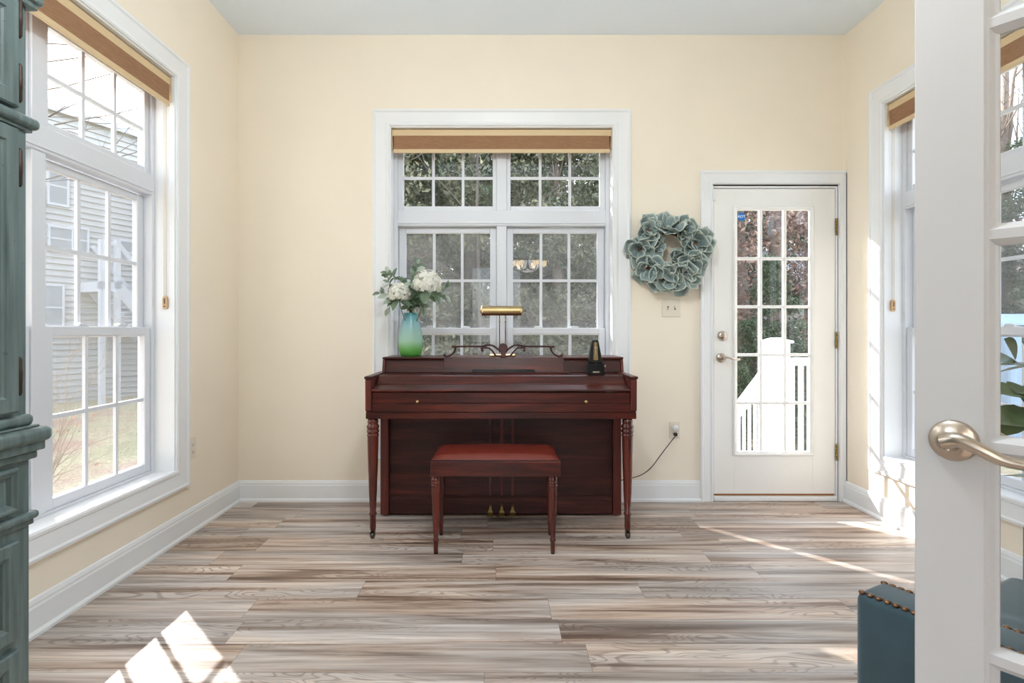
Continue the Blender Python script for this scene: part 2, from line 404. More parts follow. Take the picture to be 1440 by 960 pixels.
def bar(bm, a, b, w, h):
    """rectangular bar between two points; w sideways, h upward"""
    a, b = Vector(a), Vector(b); d = (b-a).normalized()
    s = d.cross(Vector((0, 0, 1)))
    s = s.normalized() if s.length > 1e-5 else Vector((1, 0, 0))
    u = s.cross(d)
    vs = [bm.verts.new(p+s*i*w/2+u*j*h/2) for p in (a, b) for i, j in ((-1,-1),(1,-1),(1,1),(-1,1))]
    fs = [bm.faces.new([vs[i] for i in f]) for f in ((0,1,2,3),(7,6,5,4),(0,4,5,1),(1,5,6,2),(2,6,7,3),(3,7,4,0))]
    bmesh.ops.recalc_face_normals(bm, faces=fs)

# ------------------------------------------------------------------ object helpers
def link(name, me, mat, parent=None, local=False):
    o = bpy.data.objects.new(name, me)
    if mat is not None: me.materials.append(mat)
    C.objects.link(o)
    if parent is not None:
        o.parent = parent
        if not local and parent.parent is None: o.matrix_parent_inverse = parent.matrix_basis.inverted()
    return o
def obj(name, bm, mat, parent=None, local=False):
    me = bpy.data.meshes.new(name); bm.normal_update(); bm.to_mesh(me); bm.free()
    return link(name, me, mat if not isinstance(mat, str) else M[mat], parent, local)
def tag(o, label, cat, group=None, kind=None):
    o['label'] = label; o['category'] = cat
    if group: o['group'] = group
    if kind: o['kind'] = kind
    return o
def thing(name, label, cat, loc=(0, 0, 0), rz=0., group=None, kind=None):
    o = bpy.data.objects.new(name, None); o.empty_display_size = .1; C.objects.link(o)
    o.location = loc; o.rotation_euler = (0, 0, rz)
    o.matrix_basis = Matrix.Translation(loc) @ Matrix.Rotation(rz, 4, 'Z')
    return tag(o, label, cat, group, kind)
def struct(name, bm, mat, label, cat):
    return tag(obj(name, bm, mat), label, cat, kind='structure')

# ------------------------------------------------------------------ room shell
T = .18
def wall_x(bm, xa, xb, y0, y1, za, zb, holes):
    """wall running along x with rectangular holes (x0,x1,z0,z1)"""
    hs = sorted(holes); cur = xa
    for h in hs:
        box(bm, cur, h[0], y0, y1, za, zb)
        if h[2] > za: box(bm, h[0], h[1], y0, y1, za, h[2])
        if h[3] < zb: box(bm, h[0], h[1], y0, y1, h[3], zb)
        cur = h[1]
    box(bm, cur, xb, y0, y1, za, zb)
def wall_y(bm, ya, yb, x0, x1, za, zb, holes):
    hs = sorted(holes); cur = ya
    for h in hs:
        box(bm, x0, x1, cur, h[0], za, zb)
        if h[2] > za: box(bm, x0, x1, h[0], h[1], za, h[2])
        if h[3] < zb: box(bm, x0, x1, h[0], h[1], h[3], zb)
        cur = h[1]
    box(bm, x0, x1, cur, yb, za, zb)

HW = .735
WB = dict(cx=.0165, hw=HW)          # back window, on x
WL = dict(cy=2.194, hw=HW)          # left window, on y
RHW = .492
WR = dict(cy=3.396-.118-RHW, hw=RHW)  # right window
ZS, ZT = .36, 2.498
DX0, DX1, DZ = 1.414, 2.246, 2.09
b = bmn(); wall_x(b, XL-T, XR+T, YB, YB+T, -.1, ZC+.1, [(WB['cx']-HW-.02, WB['cx']+HW+.02, ZS, ZT), (DX0, DX1, -.02, DZ)])
struct('wall_back', b, 'wall', 'cream painted back wall behind the piano', 'wall')
b = bmn(); wall_y(b, YF-.14, YB, XL-T, XL, -.1, ZC+.1, [(WL['cy']-HW-.02, WL['cy']+HW+.02, ZS, ZT)])
struct('wall_left', b, 'wall', 'cream painted wall with the tall window on the left', 'wall')
b = bmn(); wall_y(b, YF-.14, YB, XR, XR+T, -.1, ZC+.1, [(WR['cy']-RHW-.02, WR['cy']+RHW+.02, ZS, ZT)])
struct('wall_right', b, 'wall', 'cream painted wall on the right, streaked with sun', 'wall')
OX0, OX1, OZ = -.365, 1.21, 2.09
b = bmn(); wall_x(b, XL-T, XR+T, YF-.14, YF, 0, ZC+.1, [(OX0, OX1, 0, OZ)])
struct('wall_front', b, 'wall', 'cream wall around the french door opening', 'wall')
b = bmn(); box(b, -3.0, 3.2, -4.2, YB, -.1, 0.)
struct('floor', b, 'floor', 'grey brown wood look plank floor', 'floor')
b = bmn(); box(b, XL, XR, YF, YB, ZC, ZC+.1)
struct('ceiling', b, 'ceiling', 'flat white ceiling over the sunroom', 'ceiling')
# the room the picture is taken from
b = bmn(); box(b, -3.0, 3.2, -4.2, YF-.14, 2.75, 2.85)
struct('ceiling_adjoining', b, 'ceiling', 'white ceiling of the room behind the french doors', 'ceiling')
b = bmn(); wall_y(b, -4.2, YF-.14, -3.12, -3.0, 0, 2.75, [])
struct('wall_adjoining_left', b, 'wallgrey', 'pale grey side wall of the room behind the camera', 'wall')
b = bmn(); wall_y(b, -4.2, YF-.14, 3.2, 3.32, 0, 2.75, [])
struct('wall_adjoining_right', b, 'walltan', 'tan opposite wall of the room behind the camera', 'wall')
b = bmn(); wall_x(b, -3.12, 3.32, -4.32, -4.2, 0, 2.75, [(-2.8, -1.25, .2, 2.5), (-1.1, .45, .2, 2.5)])
struct('wall_adjoining_rear', b, 'wallgrey', 'pale grey rear wall of the room behind the camera', 'wall')
b = bmn(); box(b, -3.12, XL-T, YF-.14, YF, 0, 2.85); box(b, XR+T, 3.32, YF-.14, YF, 0, 2.85)
struct('wall_adjoining_front', b, 'wall', 'short wall returns beside the sunroom', 'wall')

# baseboards with cap and shoe
def base_prof(s=1):
    return [(0, 0), (.026*s, 0), (.026*s, .012), (.018*s, .022), (.015*s, .022), (.015*s, .104), (.012*s, .112), (.012*s, .12), (.007*s, .134), (0, .138)]
def baseboard(name, axis, a0, a1, at, s, label):
    bm = bmn(); pr = [(at+d, z) for d, z in base_prof(s)]
    prism(bm, pr, axis, a0, a1); struct(name, bm, 'white', label, 'baseboard')
baseboard('baseboard_left', 'y', YF, YB, XL, 1, 'white moulded baseboard below the tall left window')
baseboard('baseboard_right', 'y', YF, YB, XR, -1, 'white moulded baseboard along the sunlit right wall')
bm = bmn(); prism(bm, [(YB-d, z) for d, z in base_prof()], 'x', XL, 1.332)
struct('baseboard_back', bm, 'white', 'white moulded baseboard behind the piano', 'baseboard')
bm = bmn(); prism(bm, [(YF+d, z) for d, z in base_prof()], 'x', XL, OX0-.09); prism(bm, [(YF+d, z) for d, z in base_prof()], 'x', OX1+.09, XR)
struct('baseboard_front', bm, 'white', 'white baseboard beside the french door opening', 'baseboard')

CAS = [(0, 0), (0, -.022), (.012, -.024), (.02, -.017), (.03, -.016), (.082, -.011), (.087, -.016), (.1, -.017), (.108, -.012), (.109, .002)]

# ------------------------------------------------------------------ windows
def make_window(name, label, loc, rz, hw, ncol=3):
    root = thing(name, label, 'window', loc, rz, kind='structure')
    P = lambda n, bm, m, par=root: obj(n, bm, m, par, local=True)
    bm = bmn(); frame_sweep(bm, -hw-.118, hw+.118, .276, 2.594, CAS); P('casing', bm, 'white')
    bm = bmn(); rect_frame(bm, -hw-.02, hw+.02, ZS, ZT, .02, .02, .02, .02, -.004, .11); P('jamb', bm, 'white')
    # fixed frame
    bm = bmn()
    rect_frame(bm, -hw, hw, .38, 2.478, .025, .025, .014, .078, .10, .176, .002)
    box(bm, -.034, .034, .102, .174, .394, 1.845, .002, 1); box(bm, -.034, .034, .102, .174, 1.95, 2.40, .002, 1)
    box(bm, -hw+.025, hw-.025, .096, .176, 1.845, 1.95, .003, 1)
    box(bm, -hw+.025, hw-.025, .090, .1, 1.858, 1.872, .002, 1)
    P('frame', bm, 'vinyl')
    for s in (1, -1):
        X = lambda a, c: (min(s*a, s*c), max(s*a, s*c))
        def sash(nm, o0, o1, oz0, oz1, g0, g1, gz0, gz1, y0, y1, lab=None):
            bm = bmn(); x0, x1 = X(o0, o1); u0, u1 = X(g0, g1)
            rect_frame(bm, x0, x1, oz0, oz1, u0-x0, x1-u1, gz0-oz0, oz1-gz1, y0, y1, .003)
            sh = P(nm, bm, 'vinyl')
            yc = (y0+y1)/2
            bm = bmn()
            for k in range(1, ncol):
                xm = u0+(u1-u0)*k/ncol; box(bm, xm-.009, xm+.009, yc-.007, yc+.007, gz0, gz1)
            zm = (gz0+gz1)/2
            for k in range(ncol):
                a = u0+(u1-u0)*k/ncol+(.009 if k else 0); c = u0+(u1-u0)*(k+1)/ncol-(.009 if k < ncol-1 else 0)
                box(bm, a, c, yc-.007, yc+.007, zm-.009, zm+.009)
            P('muntin', bm, 'vinyl', sh)
            bm = bmn(); vs = [bm.verts.new(p) for p in ((u0, yc+.009, gz0), (u1, yc+.009, gz0), (u1, yc+.009, gz1), (u0, yc+.009, gz1))]
            bm.faces.new(vs); P('pane', bm, 'pane', sh)
            return sh, u0, u1
        sash('transom_sash', .034, hw-.025, 1.95, 2.40, .061, hw-.062, 1.982, 2.372, .114, .15)
        sash('upper_sash', .036, hw-.027, 1.10, 1.838, .079, hw-.075, 1.15, 1.802, .144, .172)
        sh, u0, u1 = sash('lower_sash', .036, hw-.027, .394, 1.148, .078, hw-.069, .438, 1.107, .108, .14)
        for f in (.3, .72):
            bm = bmn(); xm = u0+(u1-u0)*f
            prism(bm, [(xm-.03, 1.1478), (xm+.03, 1.1478), (xm+.022, 1.160), (xm-.012, 1.164), (xm-.026, 1.160)], 'y', .112, .138, .002, 1)
            P('tilt_latch', bm, 'vinyl', sh)
        bm = bmn(); x0, x1 = X(.036, hw-.027)
        vs = [bm.verts.new(p) for p in ((x0, .1745, .394), (x1, .1745, .394), (x1, .1745, 1.84), (x0, .1745, 1.84))]
        bm.faces.new(vs); P('insect_screen', bm, 'screen')
    return root
make_window('window_1', 'tall white window on the left wall beside the teal cabinet', (XL, WL['cy'], 0), PI/2, HW)
make_window('window_2', 'white double window on the back wall behind the piano', (WB['cx'], YB, 0), 0, HW)
make_window('window_3', 'white window on the right wall partly hidden by the french door', (XR, WR['cy'], 0), -PI/2, RHW, 2)

def make_blind(label, loc, rz, hw, cord_side=None):
    root = thing('roller_blind', label, 'blind', loc, rz, 'rolled up woven blinds')
    P = lambda n, bm, m, par=root: obj(n, bm, m, par, local=True)
    w = hw-.006
    bm = bmn(); prism(bm, [(.014, 2.428), (.014, 2.468), (.02, 2.474), (.074, 2.474), (.074, 2.43), (.03, 2.428)], 'x', -w, w, .002, 1); P('headrail', bm, 'headrail')
    bm = bmn(); lathe(bm, [(.03, -w+.02), (.03, w-.02)], (0, .046, 2.398), 24, 'x'); P('roller_tube', bm, 'shade')
    bm = bmn(); box(bm, -w+.012, w-.012, .0135, .0165, 2.334, 2.43); P('fabric', bm, 'shade')
    bm = bmn(); box(bm, -w+.008, w-.008, .009, .021, 2.314, 2.34, .004, 2); P('bottom_rail', bm, 'headrail')
    for s in (-1, 1):
        bm = bmn(); prism(bm, [(.01, 2.34), (.01, 2.476), (.076, 2.476), (.076, 2.36), (.05, 2.34)], 'x', s*w, s*(w+.004)); P('end_bracket', bm, 'headrail')
    if cord_side:
        x = cord_side*(hw-.008)
        bm = bmn()
        tube(bm, [(x, .034, 2.40), (x, .034, 1.30)], .0014, 6); tube(bm, [(x, .046, 2.40), (x, .046, 1.30)], .0014, 6)
        P('bead_cord', bm, 'bead')
        bm = bmn(); prism(bm, [(.030, 1.245), (.050, 1.245), (.053, 1.255), (.053, 1.300), (.048, 1.312), (.032, 1.312), (.027, 1.300), (.027, 1.255)], 'x', x-.006, x+.007, .002, 1)
        pl = P('cord_pull', bm, 'pullwood')
        bm = bmn(); box(bm, x-cord_side*.0075-.001, x-cord_side*.0075+.001, .037, .043, 1.272, 1.300); P('pull_slot', bm, 'plateslot', pl)
        bm = bmn(); lathe(bm, [(.004, -.001), (.004, .001)], (x-cord_side*.0075, .04, 1.258), 10, 'x'); P('pull_screw', bm, 'steel', pl)
make_blind('rolled up tan blind at the top of the tall left window', (XL, WL['cy'], 0), PI/2, HW, 1)
make_blind('rolled up tan blind at the top of the window behind the piano', (WB['cx'], YB, 0), 0, HW)
make_blind('rolled up tan blind at the top of the right window beside the french door', (XR, WR['cy'], 0), -PI/2, RHW, -1)

# ------------------------------------------------------------------ exterior door
rt = thing('door_1', 'white glazed exterior door with fifteen lites in the back wall', 'door', (1.83, YB, 0), 0, kind='structure')
bm = bmn()
prof = [(i*.9, y) for i, y in CAS]
bm2 = prof
def door_casing(bm):
    # left leg and head at full width, right leg trimmed against the corner
    frame_sweep(bm, 1.332, 2.338, 0., 2.187, [(i, YB+y) for i, y in [(0, 0), (0, -.022), (.012, -.024), (.02, -.017), (.03, -.016), (.068, -.012), (.072, -.016), (.082, -.016)]]+[(.088, YB+.0)], True)
    for v in bm.verts: v.co.x = min(v.co.x, 2.2955)
door_casing(bm); obj('casing', bm, 'white', rt)
bm = bmn(); rect = (1.414, 2.246)
box(bm, 1.395, 1.4245, YB+.0, YB+T, 0, 2.078); box(bm, 2.237, 2.262, YB+.0, YB+T, 0, 2.078); box(bm, 1.395, 2.262, YB+.0, YB+T, 2.078, 2.105)
obj('jamb', bm, 'white', rt)
bm = bmn(); box(bm, 1.4245, 2.237, YB-.012, YB+.02, 0.002, .031, .003, 1); box(bm, 1.4245, 2.237, YB+.02, YB+T+.03, 0.002, .022)
obj('sill', bm, 'white', rt)
bm = bmn(); box(bm, 1.428, 2.234, YB+.021, YB+.055, .0222, .046); obj('threshold', bm, 'threshold', rt)
# slab with a glazed opening
gx0, gx1, gz0, gz1 = 1.583, 2.065, .327, 1.932
bm = bmn(); rect_frame(bm, 1.4285, 2.2335, .046, 2.074, gx0-.02-1.4285, 2.2335-gx1-.02, gz0-.02-.046, 2.074-gz1-.02, YB+.006, YB+.05, .0015)
slab = obj('slab', bm, 'doorwhite', rt)
bm = bmn(); frame_sweep(bm, gx0-.03, gx1+.03, gz0-.03, gz1+.03, [(0, YB+.006), (.002, YB-.002), (.01, YB-.006), (.018, YB-.003), (.024, YB+.003), (.03, YB+.004), (.032, YB+.02)])
obj('lite_frame', bm, 'doorwhite', rt)
bm = bmn()
for k in (1, 2):
    x = gx0+(gx1-gx0)*k/3; box(bm, x-.0095, x+.0095, YB+.01, YB+.036, gz0, gz1, .003, 1)
for k in range(1, 5):
    z = gz0+(gz1-gz0)*k/5
    for j in range(3):
        box(bm, gx0+(gx1-gx0)*j/3+(.0095 if j else 0), gx0+(gx1-gx0)*(j+1)/3-(.0095 if j < 2 else 0), YB+.01, YB+.036, z-.0095, z+.0095, .003, 1)
obj('muntin', bm, 'doorwhite', rt)
bm = bmn(); vs = [bm.verts.new(p) for p in ((gx0, YB+.0365, gz0), (gx1, YB+.0365, gz0), (gx1, YB+.0365, gz1), (gx0, YB+.0365, gz1))]; bm.faces.new(vs)
obj('pane', bm, 'doorglass', rt)
# lever, deadbolt, hinges
def Z(py, d=YB): return CZ-(py-PY)*d/F
def Xp(px, d=YB): return (px-PX)*d/F
lx, lz = Xp(1014), Z(503)
bm = bmn(); lathe(bm, [(.031, YB+.006), (.031, YB-.004), (.026, YB-.009), (.014, YB-.012), (.011, YB-.04)], (lx, 0, lz), 24, 'y'); lv = obj('door_handle', bm, 'nickel', rt)
bm = bmn(); tube(bm, smooth_path([(lx-.004, YB-.045, lz), (lx+.02, YB-.05, lz+.006), (lx+.055, YB-.048, lz-.003), (lx+.085, YB-.043, lz-.010), (lx+.108, YB-.042, lz-.006)]), [.010]+[.009]*6+[.0075]*14+[.006]*4, 10); obj('lever', bm, 'nickel', lv)
dz = Z(472); dxx = Xp(1016)
bm = bmn(); lathe(bm, [(.031, YB+.006), (.031, YB-.006), (.025, YB-.014), (.012, YB-.016)], (dxx, 0, dz), 24, 'y'); db = obj('deadbolt', bm, 'nickel', rt)
bm = bmn(); box(bm, dxx-.004, dxx+.004, YB-.034, YB-.016, dz-.017, dz+.017, .003, 2); obj('thumb_turn', bm, 'nickel', db)
for py in (319, 478, 635):
    z = Z(py); bm = bmn()
    for k in range(5): lathe(bm, [(.0068, z-.055+.022*k), (.0068, z-.055+.022*k+.021)], (2.2355, YB-.006, 0), 10)
    box(bm, 2.2345, 2.246, YB-.0055, YB-.0035, z-.055, z+.055)
    obj('hinge', bm, 'brassold', rt)
# alarm sticker on the glass and contact sensor
sx, sz = Xp(1046), Z(303)
bm = bmn(); prism(bm, [(sx+.029*math.cos(PI/8+k*PI/4), sz+.029*math.sin(PI/8+k*PI/4)) for k in range(8)], 'y', YB+.0345, YB+.036); st = obj('sticker', bm, 'blue', rt)
cu = bpy.data.curves.new('sticker_lettering', 'FONT'); cu.body = 'ADT'; cu.size = .026; cu.align_x = 'CENTER'; cu.align_y = 'CENTER'; cu.extrude = .0003
cu.materials.append(M['stickerwhite'])
to = bpy.data.objects.new('sticker_lettering', cu); C.objects.link(to); to.parent = st
to.location = (sx, YB+.034, sz); to.rotation_euler = (PI/2, 0, 0)
bm = bmn(); box(bm, 1.421-.010, 1.421+.003, YB-.036, YB-.018, Z(283), Z(268), .003, 2); box(bm, 1.431, 1.440, YB-.004, YB+.0065, Z(281), Z(270), .002, 1)
tag(obj('contact_sensor', bm, 'white'), 'small white alarm contact at the top left of the exterior door', 'sensor')

# ------------------------------------------------------------------ french door in the foreground
fd = thing('door_2', 'open white french door in the right foreground with a satin lever', 'door', (.7256, .963, 0), math.atan2(-.788, .615), kind='structure')
P = lambda n, bm, m, par=fd: obj(n, bm, m, par, local=True)
SW, DW, DT, DH = .0945, .762, .035, 2.05
bars = [1.127+.83*v for v in (.597, .187, -.2245, -.6345)]
gz0, gz1 = .26, 1.963
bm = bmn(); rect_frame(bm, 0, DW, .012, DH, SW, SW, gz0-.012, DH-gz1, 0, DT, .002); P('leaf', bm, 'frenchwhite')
# glazing bars: centre mullion and four rails with sloping sides
bm = bmn()
def zbar(bm, x0, x1, z, h=.0075, hb=.018):
    prism(bm, [(.004, z-h), (.004, z+h), (.014, z+hb), (.021, z+hb), (.031, z+h), (.031, z-h), (.021, z-hb), (.014, z-hb)], 'x', x0, x1)
def xbar(bm, x, z0, z1, h=.0075, hb=.018):
    prism(bm, [(x-h, .004), (x+h, .004), (x+hb, .014), (x+hb, .021), (x+h, .031), (x-h, .031), (x-hb, .021), (x-hb, .014)], 'z', z0, z1)
for z in bars: zbar(bm, SW-.002, DW-SW+.002, z)
xbar(bm, DW/2, gz0-.002, gz1+.002)
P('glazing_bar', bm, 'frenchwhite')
bm = bmn()
zs = [gz0]+sorted(bars)+[gz1]
for (x0, x1) in ((SW, DW/2-.004), (DW/2+.004, DW-SW)):
    frame_sweep(bm, x0-.001, x1+.001, gz0-.001, gz1+.001, [(0, .003), (.005, .004), (.011, .012), (.016, .0145), (.016, .0205), (.011, .023), (.005, .031), (0, .032)])
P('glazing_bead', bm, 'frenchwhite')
bm = bmn(); vs = [bm.verts.new(p) for p in ((SW, .0175, gz0), (DW-SW, .0175, gz0), (DW-SW, .0175, gz1), (SW, .0175, gz1))]; bm.faces.new(vs); P('pane', bm, 'doorglass')
ht, hz = .0545, .945
for sd in (-1, 1):
    y0 = 0 if sd < 0 else DT
    bm = bmn(); lathe(bm, [(.034, y0-sd*.001), (.034, y0+sd*.004), (.031, y0+sd*.009), (.026, y0+sd*.010), (.022, y0+sd*.014), (.017, y0+sd*.016), (.0135, y0+sd*.026), (.0135, y0+sd*.046), (.010, y0+sd*.052)], (ht, 0, hz), 32, 'y')
    hd = P('door_handle', bm, 'nickel')
    pts = smooth_path([(ht-.004, y0+sd*.046, hz+.002), (ht+.018, y0+sd*.053, hz+.009), (ht+.042, y0+sd*.052, hz-.001), (ht+.068, y0+sd*.047, hz-.014), (ht+.096, y0+sd*.043, hz-.018), (ht+.12, y0+sd*.042, hz-.015)])
    n = len(pts); t = bmesh.new(); tube(t, pts, [.0125-.006*(i/(n-1)) for i in range(n)], 14); bm = bmn(); merge(bm, t)
    P('lever', bm, 'nickel', hd)
    bm = bmn(); sphere(bm, (ht+.001, y0+sd*.051, hz-.009), .0045, 10, 6, (1.5, .6, .8)); P('lock_button', bm, 'nickel', hd)
bm = bmn(); box(bm, -.0012, .001, .006, .029, hz-.03, hz+.03); P('latch_plate', bm, 'nickel')
for z in (.25, 1.02, 1.8):
    bm = bmn(); lathe(bm, [(.007, z-.045), (.007, z+.045)], (DW+.003, DT+.004, 0), 10); P('hinge', bm, 'nickel')
# opening trim on both sides
bm = bmn(); frame_sweep(bm, OX0-.09, OX1+.09, 0, OZ+.09, [(i*.85, YF-y) for i, y in CAS], True)
frame_sweep(bm, OX0-.09, OX1+.09, 0, OZ+.09, [(i*.85, YF-.14+y) for i, y in CAS], True)
struct('trim_1', bm, 'white', 'white casing around the french door opening', 'trim')

# ------------------------------------------------------------------ armoire at the left edge
am = thing('armoire', 'tall distressed teal cabinet with bronze hinges at the left edge', 'cabinet', (-1.42, .93, 0))
AX0, AX1, AY0, AY1 = -1.695, -1.15, .50, 1.35
bm = bmn()
box(bm, AX0, AX1, AY0, AY1, .10, .82, .003, 1); box(bm, AX0, AX1-.004, AY0+.004, AY1-.004, .92, 1.935, .003, 1)
box(bm, AX0+.02, AX1-.03, AY0+.02, AY1-.02, 0, .101)
obj('body', bm, 'teal', am)
def molding(bm, z0, z1, p, bev=.006, seg=3): box(bm, AX0, AX1+p, AY0-p, AY1+p, z0, z1, bev, seg)
bm = bmn(); molding(bm, .815, .835, .012); molding(bm, .835, .858, .022, .004); molding(bm, .856, .892, .034, .014, 4); molding(bm, .892, .898, .014, .002, 1); molding(bm, .897, .926, .008, .012, 4); obj('waist_molding', bm, 'teal', am)
bm = bmn(); molding(bm, .655, .668, .006, .003); molding(bm, .668, .688, .015, .009, 4); obj('bead_molding', bm, 'teal', am)
bm = bmn(); molding(bm, 1.612, 1.622, .004, .002); molding(bm, 1.62, 1.648, .017, .012, 4); obj('rail_molding', bm, 'teal', am)
bm = bmn(); molding(bm, 1.915, 1.93, .012, .004); molding(bm, 1.928, 1.955, .022, .01, 4); molding(bm, 1.953, 2.0, .035, .012, 4); molding(bm, 1.998, 2.05, .055, .018, 4); obj('cornice', bm, 'teal', am)
bm = bmn(); molding(bm, .06, .12, .012, .01, 3); obj('plinth', bm, 'teal', am)
def panel_front(name, y0, y1, z0, z1, par=am, fr=.045):
    X = AX1-.004
    bm = bmn()
    t = bmesh.new()
    frame_sweep(t, y0, y1, z0, z1, [(0, 0), (0, -.016), (.004, -.02), (fr-.01, -.02), (fr-.006, -.016), (fr, -.014), (fr+.004, -.006), (fr+.03, -.006), (fr+.045, -.012)])
    # fill the raised centre
    i = fr+.045
    vs = [t.verts.new(p) for p in ((y0+i, -.012, z0+i), (y1-i, -.012, z0+i), (y1-i, -.012, z1-i), (y0+i, -.012, z1-i))]
    if y1-y0 > 2*i and z1-z0 > 2*i: t.faces.new(vs)
    bmesh.ops.recalc_face_normals(t, faces=list(t.faces))
    Mx = Matrix(((0, -1, 0, X), (1, 0, 0, 0), (0, 0, 1, 0), (0, 0, 0, 1)))
    merge(bm, t, Mx); return obj(name, bm, 'teal', par)
ym = (AY0+AY1)/2
def hinges(door, zs, y):
    for z in zs:
        bm = bmn(); lathe(bm, [(.003, z-.046), (.0062, z-.040), (.0062, z-.014), (.0068, z-.013), (.0068, z+.013), (.0062, z+.014), (.0062, z+.04), (.003, z+.046)], (AX1+.012, y, 0), 12)
        box(bm, AX1-.002, AX1+.012, y-.002, y+.006, z-.034, z+.034); obj('hinge', bm, 'bronze', door)
for (y0, y1, hy) in ((ym+.003, AY1-.045, AY1-.043), (AY0+.045, ym-.003, AY0+.043)):
    d = panel_front('upper_door', y0, y1, 1.655, 1.91); hinges(d, (1.868, 1.715), hy)
    d = panel_front('tall_door', y0, y1, .935, 1.605); hinges(d, (1.515, 1.02), hy)
    bm = bmn(); sphere(bm, (AX1+.03, ym+(.03 if y0 > ym-.01 else -.03), 1.25), .012); tube(bm, [(AX1+.012, ym+(.03 if y0 > ym-.01 else -.03), 1.25), (AX1+.03, ym+(.03 if y0 > ym-.01 else -.03), 1.25)], .005); obj('knob', bm, 'bronze', d)
for z0, z1, fr in ((.70, .805, .018), (.40, .632, .04), (.135, .375, .04)):
    d = panel_front('drawer', AY0+.045, AY1-.045, z0, z1, am, fr)
    for y in (ym-.2, ym+.2):
        bm = bmn(); sphere(bm, (AX1+.034, y, (z0+z1)/2), .012); tube(bm, [(AX1+.005, y, (z0+z1)/2), (AX1+.034, y, (z0+z1)/2)], .005); obj('knob', bm, 'bronze', d)

# ------------------------------------------------------------------ piano
pn = thing('upright_piano', 'dark mahogany upright piano under the back window', 'piano', (.01, 3.3, 0))
PX0, PX1 = -.722, .742
FY = 2.965          # front of the key bed
# side cheeks of the lower case
for s, x0, x1 in ((-1, PX0, PX0+.05), (1, PX1-.05, PX1)):
    bm = bmn(); prism(bm, [(3.345, .012), (3.60, .012), (3.60, .66), (3.345, .66)], 'x', x0, x1, .004, 2); obj('side_panel', bm, 'pianoside', pn)
bm = bmn(); box(bm, PX0+.05, PX1-.05, 3.375, 3.395, .118, .655, .002, 1); kp = obj('knee_panel', bm, 'pianodark', pn)
for px in (689.5, 705.5, 720.7):
    x = Xp(px, 3.37); bm = bmn(); box(bm, x-.009, x+.009, 3.366, 3.376, .12, .652, .003, 2); obj('panel_batten', bm, 'pianoside', kp)
bm = bmn(); box(bm, PX0+.05, PX1-.05, 3.36, 3.40, .012, .112, .004, 2); box(bm, PX0+.05, PX1-.05, 3.364, 3.38, .112, .121, .002, 1)
obj('bottom_rail', bm, 'pianodark', pn)
bm = bmn(); box(bm, PX0+.05, PX1-.05, 3.58, 3.60, .02, .95); box(bm, PX0+.06, PX1-.06, 3.40, 3.58, .012, .05); obj('back_frame', bm, 'pianodark', pn)
for px in (689.5, 705.5, 720.7):
    x = Xp(px, 3.34); bm = bmn()
    prism(bm, [(x-.007, .075), (x+.007, .075), (x+.009, .05), (x+.02, .028), (x-.02, .028), (x-.009, .05)], 'y', 3.318, 3.326, .002, 1)
    tube(bm, [(x, 3.322, .07), (x, 3.37, .078)], .006); prism(bm, [(3.27, .022), (3.327, .030), (3.327, .037), (3.275, .030)], 'x', x-.02, x+.02, .002, 1)
    obj('pedal', bm, 'brassold', pn)
# key bed, front rail
bm = bmn(); box(bm, PX0, PX1, FY+.012, 3.40, .652, .69, .004, 2); obj('key_bed', bm, 'pianowood', pn)
bm = bmn(); box(bm, PX0+.034, PX1-.034, FY+.006, FY+.03, .6905, .7365, .002, 1); obj('key_slip', bm, 'pianowood', pn)
# folded key cover: front flap, rounded nose, sloping top
bm = bmn(); box(bm, PX0+.036, PX1-.036, FY+.010, FY+.03, .738, .797, .002, 1); kc = obj('key_cover', bm, 'pianowood', pn)
for px in (587.5, 823.7):
    x = Xp(px, FY); bm = bmn(); lathe(bm, [(.0045, FY+.012), (.0045, FY-.004), (.0095, FY-.008), (.0105, FY-.014), (.007, FY-.019), (.002, FY-.020)], (x, 0, .7485), 14, 'y'); obj('knob', bm, 'brass', kc)
bm = bmn(); prism(bm, [(FY+.004, .8), (FY-.002, .806), (FY+.004, .8145), (3.085, .833), (3.085, .80)], 'x', PX0+.036, PX1-.036, .002, 2); obj('lid_flap', bm, 'pianowood', pn)
bm = bmn(); prism(bm, [(3.072, .8345), (3.118, .872), (3.13, .877), (3.335, .877), (3.335, .80), (3.09, .80), (3.072, .826)], 'x', PX0+.038, PX1-.038, .002, 2); obj('fallboard', bm, 'pianowood', pn)
# arms
for s, x0, x1 in ((-1, PX0, PX0+.034), (1, PX1-.034, PX1)):
    bm = bmn(); prism(bm, [(FY+.016, .69), (FY+.002, .70), (FY, .86), (FY+.004, .868), (3.36, .868), (3.36, .69)], 'x', x0, x1, .004, 2); ar = obj('arm', bm, 'pianoside', pn)
    bm = bmn(); box(bm, x0-.004, x1+.005, FY-.006, 3.36, .868, .884, .005, 2); obj('arm_cap', bm, 'pianowood', ar)
# upper case and lid
UX0, UX1 = -.69, .735
bm = bmn()
prism(bm, [(3.318, .878), (3.338, .957), (3.59, .957), (3.59, .878)], 'x', UX0+.004, UX1-.004, .002, 1); obj('upper_panel', bm, 'pianodark', pn)
for s, x0, x1 in ((-1, UX0-.012, UX0+.004), (1, UX1-.004, UX1+.012)):
    bm = bmn(); prism(bm, [(3.30, .884), (3.325, .957), (3.592, .957), (3.592, .66), (3.40, .66), (3.36, .70), (3.36, .884)], 'x', x0, x1, .002, 1); obj('side_panel', bm, 'pianoside', pn)
bm = bmn(); box(bm, UX0-.014, UX1+.014, 3.318, 3.605, .9575, .971, .005, 2); obj('lid', bm, 'pianowood', pn)
